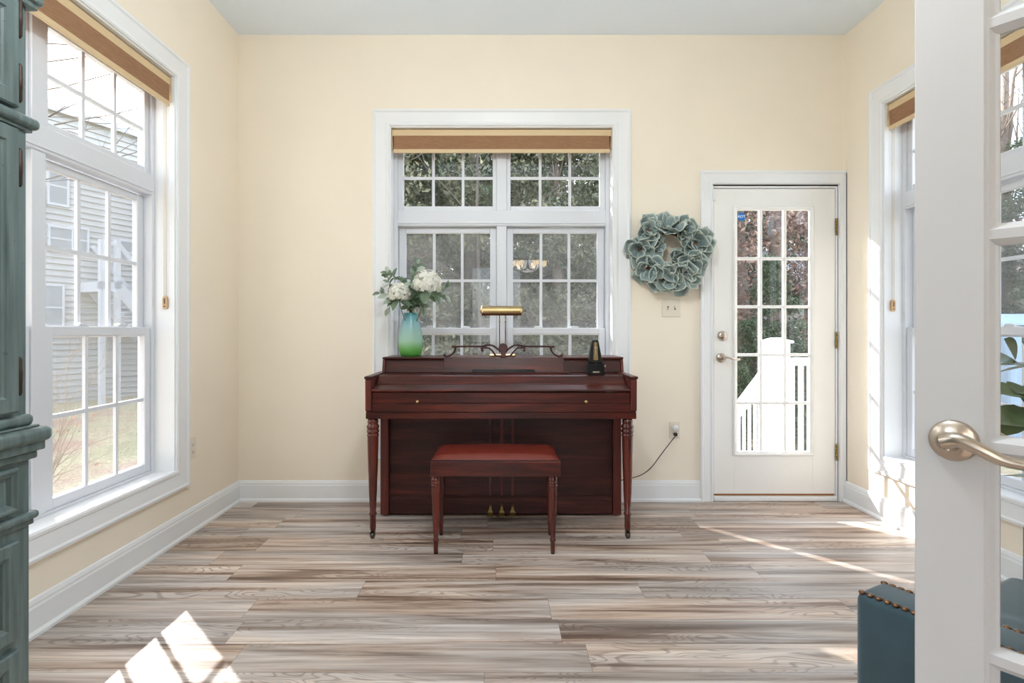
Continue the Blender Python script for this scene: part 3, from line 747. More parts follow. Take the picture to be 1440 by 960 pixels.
# music desk with scrolled top
MX0, MX1 = Xp(624, 3.27), Xp(793, 3.27)
bm = bmn(); prism(bm, [(3.262, .884), (3.286, .966), (3.296, .966), (3.272, .884)], 'x', MX0, MX1, .0015, 1); md = obj('music_desk', bm, 'pianowood', pn)
bm = bmn(); box(bm, MX0-.004, Xp(801, 3.23), 3.222, 3.262, .8775, .8845, .002, 1); obj('desk_ledge', bm, 'pianowood', md)
bm = bmn(); box(bm, Xp(664, 3.25), Xp(752, 3.25), 3.24, 3.252, .885, .902, .001, 1); obj('page_stop', bm, 'black', md)
ys = 3.284; cxm = Xp(707.5, ys)
def S(px, py): return (Xp(px, ys), ys, Z(py, ys))
def mir(pts): return [(2*cxm-x, y, z) for x, y, z in pts]
bm = bmn()
med = [(707.5, 482.2), (711.5, 483.5), (714, 487.5), (713.5, 491.5), (711, 495.5), (710.5, 501.5), (704.5, 501.5), (704, 495.5), (701.5, 491.5), (701, 487.5), (703.5, 483.5)]
prism(bm, [(Xp(a, ys), Z(c, ys)) for a, c in med], 'y', ys-.008, ys+.008, .003, 2); obj('medallion', bm, 'pianowood', md)
strands = [[(637, 487.2), (660, 486.8), (676, 486.8), (686, 484.8), (693, 486), (700, 490.5), (704, 494.5)],
           [(678, 492.5), (677, 489.8), (680, 488.6), (687, 489.2), (693, 494), (697, 499.5), (704, 501)],
           [(640.5, 488), (639, 494), (634, 499), (628, 501), (625, 499.5)]]
for st_ in strands:
    for fn in (lambda q: q, mir):
        bm = bmn(); pts = smooth_path([S(a, c) for a, c in st_], 6); tube(bm, fn([tuple(p) for p in pts]), .0056, 8)
        e = fn([S(*st_[0])])[0]; sphere(bm, e, .0085, 10, 6, (1, .8, 1))
        if st_ is strands[2]: sphere(bm, fn([S(625.2, 499.6)])[0], .009, 10, 6, (1, .8, 1))
        obj('scroll', bm, 'pianodark', md)
# turned legs on casters
LEGP = [(.024, .652), (.029, .64), (.0285, .628), (.026, .622), (.0325, .614), (.0335, .606), (.0325, .599), (.0275, .595), (.0325, .589), (.0335, .582), (.032, .575), (.0275, .571), (.0318, .566), (.0318, .558), (.0295, .552),
        (.0295, .53), (.0265, .40), (.0215, .25), (.0165, .142), (.0205, .136), (.0205, .128), (.0165, .124), (.0165, .06), (.0145, .042), (.012, .040)]
for x in (-.689, .700):
    bm = bmn(); lathe(bm, LEGP[::-1], (x, 3.007, 0), 24); lg = obj('leg', bm, 'pianoleg', pn)
    bm = bmn(); lathe(bm, [(.011, .034), (.011, .044)], (x, 3.007, 0), 12); box(bm, x-.012, x-.009, 2.99, 3.018, .012, .036); box(bm, x+.009, x+.012, 2.99, 3.018, .012, .036)
    lathe(bm, [(.016, x-.008), (.0165, x-.004), (.0165, x+.004), (.016, x+.008)], (0, 3.0, .0165), 18, 'x'); obj('caster', bm, 'steel', lg)

# ------------------------------------------------------------------ bench
bn = thing('piano_bench', 'mahogany piano bench with red brown leather seat before the piano', 'bench', (-.02, 2.92, 0))
bx0, bx1, by0, by1 = -.345, .308, 2.762, 3.085
bm = bmn(); rect = (bx0, bx1)
box(bm, bx0, bx1, by0, by0+.02, .397, .474, .003, 1); box(bm, bx0, bx1, by1-.02, by1, .397, .474, .003, 1)
box(bm, bx0, bx0+.02, by0+.02, by1-.02, .397, .474, .002, 1); box(bm, bx1-.02, bx1, by0+.02, by1-.02, .397, .474, .002, 1)
box(bm, bx0+.02, bx1-.02, by0+.02, by1-.02, .40, .41); obj('apron', bm, 'pianowood', bn)
bm = bmn(); box(bm, bx0+.004, bx1-.004, by0+.004, by1-.004, .4745, .4805, .002, 1); obj('seat_board', bm, 'pianodark', bn)
# domed pad
bm = bmn(); nx, ny = 24, 14; g = []
for j in range(ny+1):
    r = []
    for i in range(nx+1):
        u, v = i/nx*2-1, j/ny*2-1
        e = (1-abs(u)**10)*(1-abs(v)**8); h = .0215*max(e, 0)**.35+.009*(1-u*u)*(1-v*v)
        r.append(bm.verts.new((bx0+.008+(bx1-bx0-.016)*(u+1)/2, by0+.006+(by1-by0-.012)*(v+1)/2, .4812+h)))
    g.append(r)
for j in range(ny):
    for i in range(nx): bm.faces.new((g[j][i], g[j][i+1], g[j+1][i+1], g[j+1][i])).smooth = True
lo = [bm.verts.new((v.co.x, v.co.y, .4806)) for v in (g[0][0], g[0][-1], g[-1][-1], g[-1][0])]
bm.faces.new(lo[::-1]); obj('cushion', bm, 'leather', bn)
BL = [(.020, .397), (.0225, .389), (.0215, .383), (.0240, .379), (.0240, .372), (.0205, .369), (.0240, .365), (.0240, .358), (.0205, .355), (.0240, .351), (.0238, .344), (.0215, .340), (.0215, .33), (.0205, .25), (.0165, .16), (.0120, .078),
      (.0150, .072), (.0150, .066), (.0118, .062), (.0112, .02), (.0105, 0.0)]
for x, y in ((-.321, 2.795), (.272, 2.795), (-.322, 3.05), (.283, 3.05)):
    bm = bmn(); lathe(bm, BL[::-1], (x, y, 0), 20); obj('leg', bm, 'pianoleg', bn)

# ------------------------------------------------------------------ things on the piano
LZ = .971
lp = thing('piano_lamp', 'brass piano lamp with a long horizontal shade on the piano lid', 'lamp', (Xp(706, 3.42), 3.42, LZ))
ly = 3.40; lcx = Xp(705.5, ly); lzc = Z(437, ly)
bm = bmn(); n = 14; prs = []
R = .030
out = [(ly+R*math.cos(a), lzc+R*math.sin(a)*1.05) for a in [PI*.02+PI*1.36*i/n for i in range(n+1)]]
inn = [(ly+(R-.003)*math.cos(a), lzc+(R-.003)*math.sin(a)*1.05) for a in [PI*.02+PI*1.36*i/n for i in range(n+1)]][::-1]
prism(bm, out+inn, 'x', lcx-.115, lcx+.115); obj('shade', bm, 'brass', lp)
for s in (-1, 1):
    bm = bmn(); prism(bm, [(ly+.033*math.cos(k*PI/4+PI/8), lzc+.033*math.sin(k*PI/4+PI/8)) for k in range(8)], 'x', lcx+s*.115, lcx+s*.123, .001, 1)
    lathe(bm, [(.022, lcx+s*.123), (.012, lcx+s*.131), (.004, lcx+s*.135)], (0, ly, lzc), 8, 'x'); obj('end_cap', bm, 'brass', lp)
bm = bmn(); tube(bm, [(lcx-.09, ly, lzc-.005), (lcx+.09, ly, lzc-.005)], .010, 10); obj('bulb', bm, 'stickerwhite', lp)
bm = bmn(); tube(bm, [(lcx+.134, ly, lzc), (lcx+.152, ly, lzc)], .0025, 8); obj('switch', bm, 'black', lp)
for dx in (-.013, .023):
    bm = bmn(); tube(bm, [(lcx+dx, 3.425, LZ+.016), (lcx+dx, 3.425, lzc-.02), (lcx+dx, 3.415, lzc-.008), (lcx+dx, ly, lzc-.012)], .003, 8)
    for z in (lzc-.06, LZ+.03): lathe(bm, [(.0042, z-.010), (.0042, z+.010)], (lcx+dx, 3.425, 0), 10)
    obj('stem', bm, 'brass', lp)
bm = bmn(); box(bm, lcx-.075, lcx+.085, 3.375, 3.475, LZ+.0003, LZ+.016, .006, 2); obj('base', bm, 'brass', lp)

# metronome
my = 3.175; mx = Xp(836.5, my); mz = .8773
mt = thing('metronome', 'black pyramid metronome with gold scale on the piano ledge', 'metronome', (mx, my, mz))
def frustum(bm, x0, w0, d0, z0, w1, d1, z1, yc, bev=.003):
    t = bmesh.new()
    A = [t.verts.new((x0+sx*w0/2, yc+sy*d0/2, z0)) for sx, sy in ((-1,-1),(1,-1),(1,1),(-1,1))]
    B = [t.verts.new((x0+sx*w1/2, yc+sy*d1/2, z1)) for sx, sy in ((-1,-1),(1,-1),(1,1),(-1,1))]
    t.faces.new(A[::-1]); t.faces.new(B)
    for i in range(4): t.faces.new((A[i], A[(i+1) % 4], B[(i+1) % 4], B[i]))
    bmesh.ops.bevel(t, geom=list(t.edges), offset=bev, segments=2, profile=.5, affect='EDGES'); merge(bm, t)
bm = bmn(); frustum(bm, mx, .100, .084, mz, .090, .076, mz+.066, my); obj('base', bm, 'black', mt)
bm = bmn(); frustum(bm, mx, .082, .068, mz+.066, .036, .036, mz+.200, my, .006); obj('body', bm, 'black', mt)
def front(z):   # y of the sloping front face
    t = (z-mz-.066)/.134; return my-.034+.016*t
bm = bmn(); za, zb_ = mz+.085, mz+.185
vs = [bm.verts.new(p) for p in ((mx-.013, front(za)-.0015, za), (mx+.013, front(za)-.0015, za), (mx+.010, front(zb_)-.0015, zb_), (mx-.010, front(zb_)-.0015, zb_))]
bm.faces.new(vs); sc = obj('scale', bm, 'goldpaint', mt)
bm = bmn()
for k in range(14):
    z = za+.006+k*.0066; w = .005
    for s in (-1, 1):
        x = mx+s*.007
        vs = [bm.verts.new(p) for p in ((x-w*.6, front(z)-.0022, z), (x+w*.6, front(z)-.0022, z), (x+w*.6, front(z+.0024)-.0022, z+.0024), (x-w*.6, front(z+.0024)-.0022, z+.0024))]; bm.faces.new(vs)
obj('scale_mark', bm, 'black', sc)
bm = bmn(); tube(bm, [(mx, front(mz+.06)-.004, mz+.062), (mx, front(mz+.195)-.004, mz+.192)], .0012, 6); pe = obj('pendulum', bm, 'nickel', mt)
bm = bmn(); prism(bm, [(mx-.007, mz+.160), (mx+.007, mz+.160), (mx+.0055, mz+.150), (mx-.0055, mz+.150)], 'y', front(mz+.155)-.009, front(mz+.155)-.003, .001, 1); obj('weight', bm, 'nickel', pe)
bm = bmn(); box(bm, mx-.019, mx+.019, my-.0425, my-.0405, mz+.014, mz+.021); obj('badge', bm, 'nickel', mt)
bm = bmn(); tube(bm, [(mx+.044, my-.005, mz+.05), (mx+.058, my-.005, mz+.05)], .003); box(bm, mx+.056, mx+.060, my-.014, my+.004, mz+.042, mz+.058, .002, 1); obj('winding_key', bm, 'nickel', mt)

# vase with its cut stems
vy = 3.45; vx = Xp(577.5, vy)
vs_ = thing('vase', 'teal to green glass vase standing on the piano lid', 'vase', (vx, vy, LZ))
k = vy/F
bm = bmn(); pr = [(12.5, 0), (13.5, .6), (15.5, 5), (17, 11), (17.6, 17), (17.3, 24), (16, 32), (14, 41), (11.8, 50), (9.6, 56), (8.9, 58.5), (9.3, 60.5)]
prof = [(r*k, LZ+.0005+h*k) for r, h in pr]; inner = [(max(r-.004, .004), max(z, LZ+.006)) for r, z in prof][::-1]
lathe(bm, prof+inner, (vx, vy, 0), 36); obj('body', bm, 'vase', vs_)

def leaf(bm, base, d, nrm, ln, w, cup=.15, droop=.2, nseg=4, uv=False, wave=0., tipround=False):
    """one leaf blade: base point, direction, face normal"""
    d = Vector(d).normalized(); nrm = Vector(nrm); nrm = (nrm-d*nrm.dot(d))
    nrm = nrm.normalized() if nrm.length > 1e-5 else d.orthogonal().normalized()
    s = d.cross(nrm); base = Vector(base); rows = []
    uvl = bm.loops.layers.uv.verify() if uv else None
    ph = random.random()*6
    for i in range(nseg+1):
        t = i/nseg
        hw = w*math.sin(PI*min(t*.88+.06, 1))**.8 if not tipround else w*(.25+.75*math.sin(PI*(t*.72+.04)))
        if not tipround and i == nseg: hw = w*.04
        c = base+d*ln*t-nrm*droop*ln*t*t
        row = []
        for j in (-1, -.55, 0, .55, 1) if uv else (-1, 0, 1):
            wv = wave*ln*math.sin(ph+t*7+j*4)*abs(j)
            row.append((bm.verts.new(c+s*hw*j+nrm*(cup*hw*abs(j)**1.5*2+wv)), max(abs(j), t**2.5 if tipround else 0)))
        rows.append(row)
    for a, b2 in zip(rows, rows[1:]):
        for j in range(len(a)-1):
            q = (a[j], a[j+1], b2[j+1], b2[j]); f = bm.faces.new([v[0] for v in q]); f.smooth = True
            if uvl:
                for lp_, v in zip(f.loops, q): lp_[uvl].uv = (v[1], 0)

def rnd_dir():
    while True:
        v = Vector((random.uniform(-1, 1), random.uniform(-1, 1), random.uniform(-1, 1)))
        if .05 < v.length < 1: return v.normalized()

def hydrangea(label, px, py, r, y):
    c = Vector((Xp(px, y), y, Z(py, y)))
    root = thing('hydrangea', label, 'flower', (vx, vy, LZ+.02), 0, 'flowers in the vase')
    bm = bmn(); base = Vector((vx+random.uniform(-.008, .008), vy, LZ+.02))
    tube(bm, bez(base, base+Vector((0, 0, .2)), c-Vector((0, 0, .13)), c-Vector((0, 0, r*.5)), 10), .003, 6); obj('stem', bm, 'stem', root)
    bm = bmn()
    for i in range(420):
        d = rnd_dir()
        if d.z < -.55: continue
        p = c+d*r*random.uniform(.78, 1.02); nrm = (d+rnd_dir()*.35).normalized()
        t1 = nrm.orthogonal().normalized(); t2 = nrm.cross(t1); a0 = random.random()*6
        for q in range(4):
            a = a0+q*PI/2; dd = t1*math.cos(a)+t2*math.sin(a)
            s = r*random.uniform(.15, .20); w = nrm.cross(dd)
            v = [bm.verts.new(p+x) for x in (Vector((0, 0, 0)), dd*s*.55+w*s*.42+nrm*s*.12, dd*s+nrm*s*.1, dd*s*.55-w*s*.42+nrm*s*.12)]
            bm.faces.new(v)
    obj('flower_head', bm, 'hydrangea', root)
    for i in range(5):
        bm = bmn(); a = i*2*PI/5+random.random(); d = Vector((math.cos(a), math.sin(a)*.7, -.25+random.uniform(-.2, .2)))
        leaf(bm, c-Vector((0, 0, r*.55))+d*r*.3, d, (0, 0, 1), r*1.15, r*.36, .2, .35); obj('leaf', bm, 'deepleaf', root)
hydrangea('white hydrangea on the left side of the vase', 562, 413, .066, 3.36)
hydrangea('larger white hydrangea on the right side of the vase', 601, 399, .084, 3.36)
def sprig(label, path, n, ln, w, mat, y=3.45, sp=.5):
    root = thing('leaf_sprig', label, 'foliage', (vx, vy, LZ+.02), 0, 'leafy sprigs in the vase')
    pts = [Vector((vx+random.uniform(-.01, .01), vy+random.uniform(-.01, .01), LZ+.02)), Vector((vx, vy, LZ+.255))]+[Vector((Xp(a, y+dy), y+dy, Z(c, y+dy))) for a, c, dy in path]
    pts = smooth_path(pts, 8); bm = bmn(); tube(bm, pts, [.0026-.0014*i/len(pts) for i in range(len(pts))], 6); obj('stem', bm, 'stem', root)
    bm = bmn(); m0 = 10
    for i in range(n):
        q = m0+(len(pts)-1-m0)*(i+.5)/n; k2 = int(q); p = pts[k2].lerp(pts[min(k2+1, len(pts)-1)], q-k2)
        d = (pts[min(k2+1, len(pts)-1)]-pts[k2-1]).normalized(); sd = (rnd_dir()-d*.2); sd = (sd-d*sd.dot(d)).normalized()
        leaf(bm, p, d*(.45 if i < n-2 else 1.2)+sd*(.9 if i < n-2 else .25), rnd_dir()+Vector((0, -.6, .8)), ln*random.uniform(.75, 1.2), w*random.uniform(.8, 1.2), .15, random.uniform(.05, .5))
    obj('leaf', bm, mat, root)
sprig('grey green sprig rising above the bouquet', [(578, 395, 0), (586, 382, .02), (587, 371, .02)], 16, .05, .015, M['sage'])
sprig('grey green sprig leaning to the far left of the vase', [(560, 420, .0), (545, 414, .02), (532, 412, .03)], 16, .05, .016, M['sage'])
sprig('green sprig above the left hydrangea', [(566, 400, .02), (556, 390, .02), (545, 386, .01)], 18, .055, .019, M['deepleaf'])
sprig('grey green sprig standing up at the upper left', [(558, 408, -.01), (547, 396, -.01), (544, 381, -.01)], 12, .05, .012, M['sage'])
sprig('green sprig leaning out to the right of the vase', [(596, 420, .0), (614, 412, -.01), (627, 403, -.01)], 15, .055, .017, M['deepleaf'])
sprig('drooping pale sprig at the right of the vase', [(600, 418, -.03), (618, 412, -.03), (628, 418, -.03)], 12, .05, .011, M['sage'])
sprig('broad leaved sprig in front of the vase rim', [(576, 424, -.06), (584, 416, -.08), (586, 408, -.08)], 14, .065, .024, M['deepleaf'])
sprig('pale broad leaved sprig hanging over the left of the vase rim', [(565, 425, -.05), (553, 422, -.07), (547, 434, -.07)], 12, .06, .02, M['sage'])
sprig('pale sprig between the two hydrangeas', [(578, 420, -.05), (577, 408, -.08), (580, 398, -.08)], 14, .06, .02, M['sage'])
sprig('pale broad leaved sprig hanging over the right of the vase rim', [(585, 428, -.05), (592, 428, -.07), (596, 436, -.07)], 10, .055, .019, M['sage'])

# ------------------------------------------------------------------ wreath
wx, wz = Xp(936), Z(358)
wr = thing('wreath', 'sage green fabric flower wreath hanging beside the exterior door', 'wreath', (wx, YB-.02, wz))
bm = bmn(); R0 = .15
tube(bm, [(wx+R0*math.cos(2*PI*i/32), YB-.035, wz+R0*math.sin(2*PI*i/32)) for i in range(33)], .022, 8); obj('ring', bm, 'barkstem', wr)
blooms = [(928, 392, 1.15), (908, 378, 1.0), (950, 390, 1.1), (897, 352, 1.05), (907, 327, .95), (931, 325, 1.15), (955, 326, .9), (972, 345, 1.15), (966, 374, 1.1), (917, 349, .7), (948, 366, .75)]
for i, (bx, by, sz_) in enumerate(blooms):
    sz_ *= 1.0
    c = Vector((Xp(bx), YB-.055-.008*(i % 3), Z(by)))
    rad = Vector((c.x-wx, 0, c.z-wz)); rad = rad.normalized() if rad.length > .01 else Vector((0, 0, 1))
    ax = (Vector((0, -1, 0))+rad*.35+rnd_dir()*.35).normalized()
    t1 = ax.orthogonal().normalized(); t2 = ax.cross(t1); bm = bmn(); bm.loops.layers.uv.verify()
    for ringi, (n, op, ln, w) in enumerate(((6, .18, .100, .047), (5, .7, .082, .042))):
        for q in range(n):
            a = 2*PI*(q+.5*ringi)/n+random.uniform(-.2, .2); rd = t1*math.cos(a)+t2*math.sin(a)
            d = rd+ax*(op+random.uniform(-.2, .45))
            leaf(bm, c+rd*.006, d, ax-rd*op, ln*sz_*random.uniform(.8, 1.18), w*sz_*random.uniform(.85, 1.2), random.uniform(.1, .55), random.uniform(-.5, .3), 7, True, .10, True)
    for v in bm.verts:                     # nothing grows into the plaster
        if v.co.y > YB-.008: v.co.y = YB-.008-.004*random.random()
    fl = obj('flower', bm, 'petal', wr)
    so = fl.modifiers.new('thickness', 'SOLIDIFY'); so.thickness = .0015; so.offset = 0
    bm = bmn()
    for q in range(9): sphere(bm, c+ax*.012+(t1*random.uniform(-1, 1)+t2*random.uniform(-1, 1))*.006, .0055*sz_, 7, 5)
    obj('flower_centre', bm, 'rust', fl)

# ------------------------------------------------------------------ plates, plug, cord
def plate(name, label, cat, c, w, h, axis, kind):
    root = thing(name, label, cat, c)
    def put(bm, x0, x1, d0, d1, z0, z1, bev):
        if axis == 'y': box(bm, c[0]+x0, c[0]+x1, c[1]-d1, c[1]-d0, c[2]+z0, c[2]+z1, bev, 2)
        else: box(bm, c[0]+d0, c[0]+d1, c[1]+x0, c[1]+x1, c[2]+z0, c[2]+z1, bev, 2)
    bm = bmn(); put(bm, -w/2, w/2, .0003, .006, -h/2, h/2, .002); obj('plate', bm, 'plate', root)
    if kind == 'outlet':
        for dz_ in (-.02, .02):
            bm = bmn(); put(bm, -.017, .017, .005, .0085, dz_-.014, dz_+.014, .002); rc = obj('receptacle', bm, 'plate', root)
            bm = bmn(); put(bm, -.008, -.005, .008, .0089, dz_-.004, dz_+.006, 0); put(bm, .005, .008, .008, .0089, dz_-.004, dz_+.006, 0); put(bm, -.002, .002, .008, .0089, dz_-.010, dz_-.006, 0); obj('slot', bm, 'plateslot', rc)
    else:
        for k_, dx in enumerate((-.023, .023)):
            bm = bmn(); put(bm, dx-.005, dx+.005, .005, .0066, -.012, .012, 0); bm2 = bmn()
            put(bm2, dx-.004, dx+.004, .006, .018, -.002 if k_ else -.010, .010 if k_ else .002, .001); obj('switch_slot', bm, 'plateslot', root); obj('toggle', bm2, 'plate', root)
    return root
plate('outlet', 'ivory outlet on the left wall beside the tall window', 'outlet', (XL, 3.10, Z(631, 3.09)), .072, .117, 'x', 'outlet')
plate('light_switch', 'ivory double light switch below the wreath', 'switch', (Xp(944), YB, Z(433)), .122, .118, 'y', 'switch')
ox, oz = Xp(948.5), Z(604.5)
plate('outlet', 'ivory outlet low on the back wall with a cord plugged in', 'outlet', (ox, YB, oz), .068, .112, 'y', 'outlet')
pa = thing('plug_in_freshener', 'round white plug in device in the upper socket of the back outlet', 'plug', (ox, YB-.01, oz+.02))
bm = bmn(); lathe(bm, [(.02, YB-.0095), (.021, YB-.018), (.019, YB-.026), (.012, YB-.029)], (ox, 0, oz+.018), 20, 'y'); pb = obj('body', bm, 'white', pa)
bm = bmn(); lathe(bm, [(.007, YB-.0288), (.006, YB-.0315)], (ox, 0, oz+.018), 12, 'y'); obj('button', bm, 'plate', pa)
cd = thing('power_cord', 'thin black power cord drooping from outlet to piano', 'cord', (ox, YB-.01, oz-.02))
bm = bmn(); box(bm, ox-.011, ox+.011, YB-.032, YB-.0095, oz-.034, oz-.014, .003, 2); obj('plug', bm, 'cord', cd)
bm = bmn(); pts = [(ox, YB-.028, oz-.03)]+[(Xp(a, YB-.04), YB-.04, Z(c, YB-.04)) for a, c in ((941, 624), (928, 641), (916, 657), (903, 667), (888, 672))]+[(.72, 3.63, .13), (.60, 3.63, .11), (.45, 3.63, .10)]
tube(bm, smooth_path(pts, 6), .0028, 6); obj('cable', bm, 'cord', cd)

# ------------------------------------------------------------------ settee
ch = thing('settee', 'low teal velvet settee with nailhead trim behind the french door', 'settee', (.882, 1.372, 0), math.atan2(-.875, .485))
# local: x runs along the arm towards the viewer, y across the seat, z up
P = lambda n, bm, m, par=ch: obj(n, bm, m, par, local=True)
AHt = .482; ALn = .60
def arm_mesh(y0, y1):
    bm = bmn(); box(bm, 0, ALn, y0, y1, .12, AHt, .022, 5)
    for f in bm.faces: f.smooth = True
    return bm
def nails(bm, pts, ax):
    for p in pts:
        t = bmesh.new(); bmesh.ops.create_uvsphere(t, u_segments=10, v_segments=6, radius=.0088)
        for f in t.faces: f.smooth = True
        sc_ = [1, 1, 1]; sc_[ax] = .6
        merge(bm, t, Matrix.Translation(p) @ Matrix.Diagonal((*sc_, 1)))
for y0, y1 in ((0, .128), (1.0, 1.128)):
    a = P('arm', arm_mesh(y0, y1), 'velvet')
    bm = bmn(); n = int((ALn-.03)/.0188)
    nails(bm, [(.014+.0188*i, y0+.013, AHt-.002) for i in range(n)], 2); P('nail_trim', bm, 'nail', a)
    bm = bmn(); nails(bm, [(.014+.0188*i, y1-.013, AHt-.002) for i in range(n)], 2); P('nail_trim', bm, 'nail', a)
bm = bmn(); box(bm, .01, ALn-.02, .128, 1.0, .12, .2, .012, 3); P('seat_rail', bm, 'velvet')
bm = bmn(); nails(bm, [(.0095, .15+.0188*i, .14) for i in range(45)], 0); P('nail_trim', bm, 'nail')
bm = bmn(); box(bm, -.03, ALn-.06, .132, .996, .201, .302, .03, 5)
for f in bm.faces: f.smooth = True
P('cushion', bm, 'velvet')
bm = bmn(); prism(bm, [(ALn-.09, .2), (ALn-.045, .80), (ALn+.0, .81), (ALn+.02, .79), (ALn, .14), (ALn-.04, .14)], 'y', .13, .998, .018, 4)
for f in bm.faces: f.smooth = True
P('backrest', bm, 'velvet')
for x in (.05, ALn-.06):
    for y in (.06, 1.068):
        bm = bmn(); lathe(bm, [(.014, 0.), (.018, .05), (.024, .121)], (x, y, 0), 14); P('leg', bm, 'darkwood')

# ------------------------------------------------------------------ plant behind the glass
pl = thing('potted_plant', 'broad leaved potted plant seen through the french door glass', 'plant', (2.11, 1.95, 0))
bm = bmn(); lathe(bm, [(.11, 0.), (.115, .01), (.15, .26), (.155, .30), (.145, .30), (.138, .27), (.1, .26)], (2.11, 1.95, 0), 28); obj('pot', bm, 'pot', pl)
bm = bmn(); lathe(bm, [(.09, .255), (.137, .27), (.05, .278)], (2.11, 1.95, 0), 20); obj('soil', bm, 'soil', pl)
tops = []
for i, (dx, dy, h) in enumerate(((-.06, .02, 1.0), (-.12, -.10, .82), (.05, .03, 1.12), (.06, -.12, .74))):
    bm = bmn(); b0 = Vector((2.11+random.uniform(-.03, .03), 1.95+random.uniform(-.03, .03), .26)); t1 = Vector((2.06+dx, 1.97+dy, h))
    tube(bm, bez(b0, b0+Vector((0, 0, .3)), t1-Vector((dx*.3, dy*.3, .3)), t1, 10), [.009-.0005*j for j in range(11)], 8); obj('stem', bm, 'barkstem', pl)
    tops.append((b0, t1))
# leaves aimed where the photograph shows them, then the rest of the crown
spec = [((1.90, 2.03, 1.02), (1418, 476, 2.0), .05), ((1.90, 2.0, 1.0), (1402, 500, 1.95), .05), ((1.84, 1.95, .86), (1411, 606, 1.86), .055), ((1.87, 1.95, .9), (1402, 545, 1.9), .05),
        ((1.9, 1.98, .92), (1432, 548, 1.92), .05), ((1.85, 1.93, .8), (1401, 585, 1.85), .045), ((1.92, 2.0, 1.05), (1440, 480, 1.98), .05), ((1.88, 1.96, .84), (1430, 590, 1.88), .04)]
for b0, (px, py, d), w in spec:
    tip = Vector((Xp(px, d), d, Z(py, d))); b0 = Vector(b0); bm = bmn()
    leaf(bm, b0, tip-b0, (-.35, -.6, .9), (tip-b0).length, w, .12, .12, 7); obj('leaf', bm, 'figleaf', pl)
for b0, t1 in tops:
    for i in range(6):
        a = random.uniform(0, 2*PI); d = Vector((math.cos(a)*.9, math.sin(a), random.uniform(.1, .8))); bm = bmn()
        p = t1-Vector((0, 0, random.uniform(0, .25))); ln = random.uniform(.16, .24)
        if p.x+d.normalized().x*ln > 2.25: d.x = -abs(d.x)
        leaf(bm, p, d, (0, 0, 1), ln, .05, .12, .35, 6); obj('leaf', bm, 'figleaf', pl)

# ------------------------------------------------------------------ chandelier in the room behind
cx_, cy_, cz_ = .50, -2.0, 2.25
cl = thing('chandelier', 'lit brass chandelier in the room behind, mirrored in the back window', 'chandelier', (cx_, cy_, 2.75))
bm = bmn(); lathe(bm, [(.012, cz_-.02), (.03, cz_), (.02, cz_+.05), (.008, cz_+.1), (.008, 2.71), (.06, 2.725), (.065, 2.7495)], (cx_, cy_, 0), 18); obj('stem', bm, 'brassold', cl)
for i in range(6):
    a = i*PI/3; u = Vector((math.cos(a), math.sin(a), 0)); c0 = Vector((cx_, cy_, cz_))
    bm = bmn(); tube(bm, bez(c0, c0+u*.1-Vector((0, 0, .1)), c0+u*.26-Vector((0, 0, .08)), c0+u*.27+Vector((0, 0, .0)), 10), .008, 8); ar = obj('arm', bm, 'brassold', cl)
    bm = bmn(); p = c0+u*.27; lathe(bm, [(.02, p.z), (.05, p.z+.03), (.062, p.z+.075), (.066, p.z+.10), (.06, p.z+.10), (.045, p.z+.035)], (p.x, p.y, 0), 18); obj('shade', bm, 'lampglass', ar)
li = bpy.data.lights.new('chandelier_glow', 'POINT'); li.energy = 10; li.color = (.95, .96, 1); li.shadow_soft_size = .25
lo_ = bpy.data.objects.new('chandelier_glow', li); C.objects.link(lo_); lo_.parent = cl; lo_.location = (0, 0, -.35)

# added pendant lamp above the view, fills the sunroom with light
fl_ = thing('added_fill_lamp', 'added unseen white pendant lamp that fills the sunroom with light', 'lamp', (.02, 1.3, ZC))
bm = bmn(); lathe(bm, [(.09, ZC-.03), (.10, ZC-.02), (.10, ZC-.0005)], (.02, 1.3, 0), 32); lathe(bm, [(.012, ZC-.36), (.012, ZC-.03)], (.02, 1.3, 0), 12); obj('base', bm, 'white', fl_)
bm = bmn(); lathe(bm, [(.03, ZC-.40), (.075, ZC-.385), (.098, ZC-.36), (.03, ZC-.355)], (.02, 1.3, 0), 32); obj('shade', bm, 'lampwhite', fl_)
l2 = bpy.data.lights.new('fill_lamp_glow', 'POINT'); l2.energy = 30; l2.color = (.86, .94, 1); l2.shadow_soft_size = .08
l2o = bpy.data.objects.new('fill_lamp_glow', l2); C.objects.link(l2o); l2o.parent = fl_; l2o.location = (0, 0, -.50)
# ------------------------------------------------------------------ outdoors
GZ = -.8
bm = bmn(); n = 30; s = 60.
g = [[bm.verts.new((-45+90*i/n, -25+90*j/n, GZ+.12*math.sin(i*1.3)*math.cos(j*.9)*(0 if abs(-45+90*i/n) < 7 and abs(-25+90*j/n) < 7 else 1))) for i in range(n+1)] for j in range(n+1)]
for j in range(n):
    for i in range(n): bm.faces.new((g[j][i], g[j][i+1], g[j+1][i+1], g[j+1][i])).smooth = True
struct('ground', bm, 'lawn', 'winter lawn outside the windows', 'ground')
bm = bmn(); box(bm, -3.1, 3.3, -4.3, 3.83, GZ-.1, -.101); struct('foundation_wall', bm, 'siding', 'house foundation under the floor', 'wall')

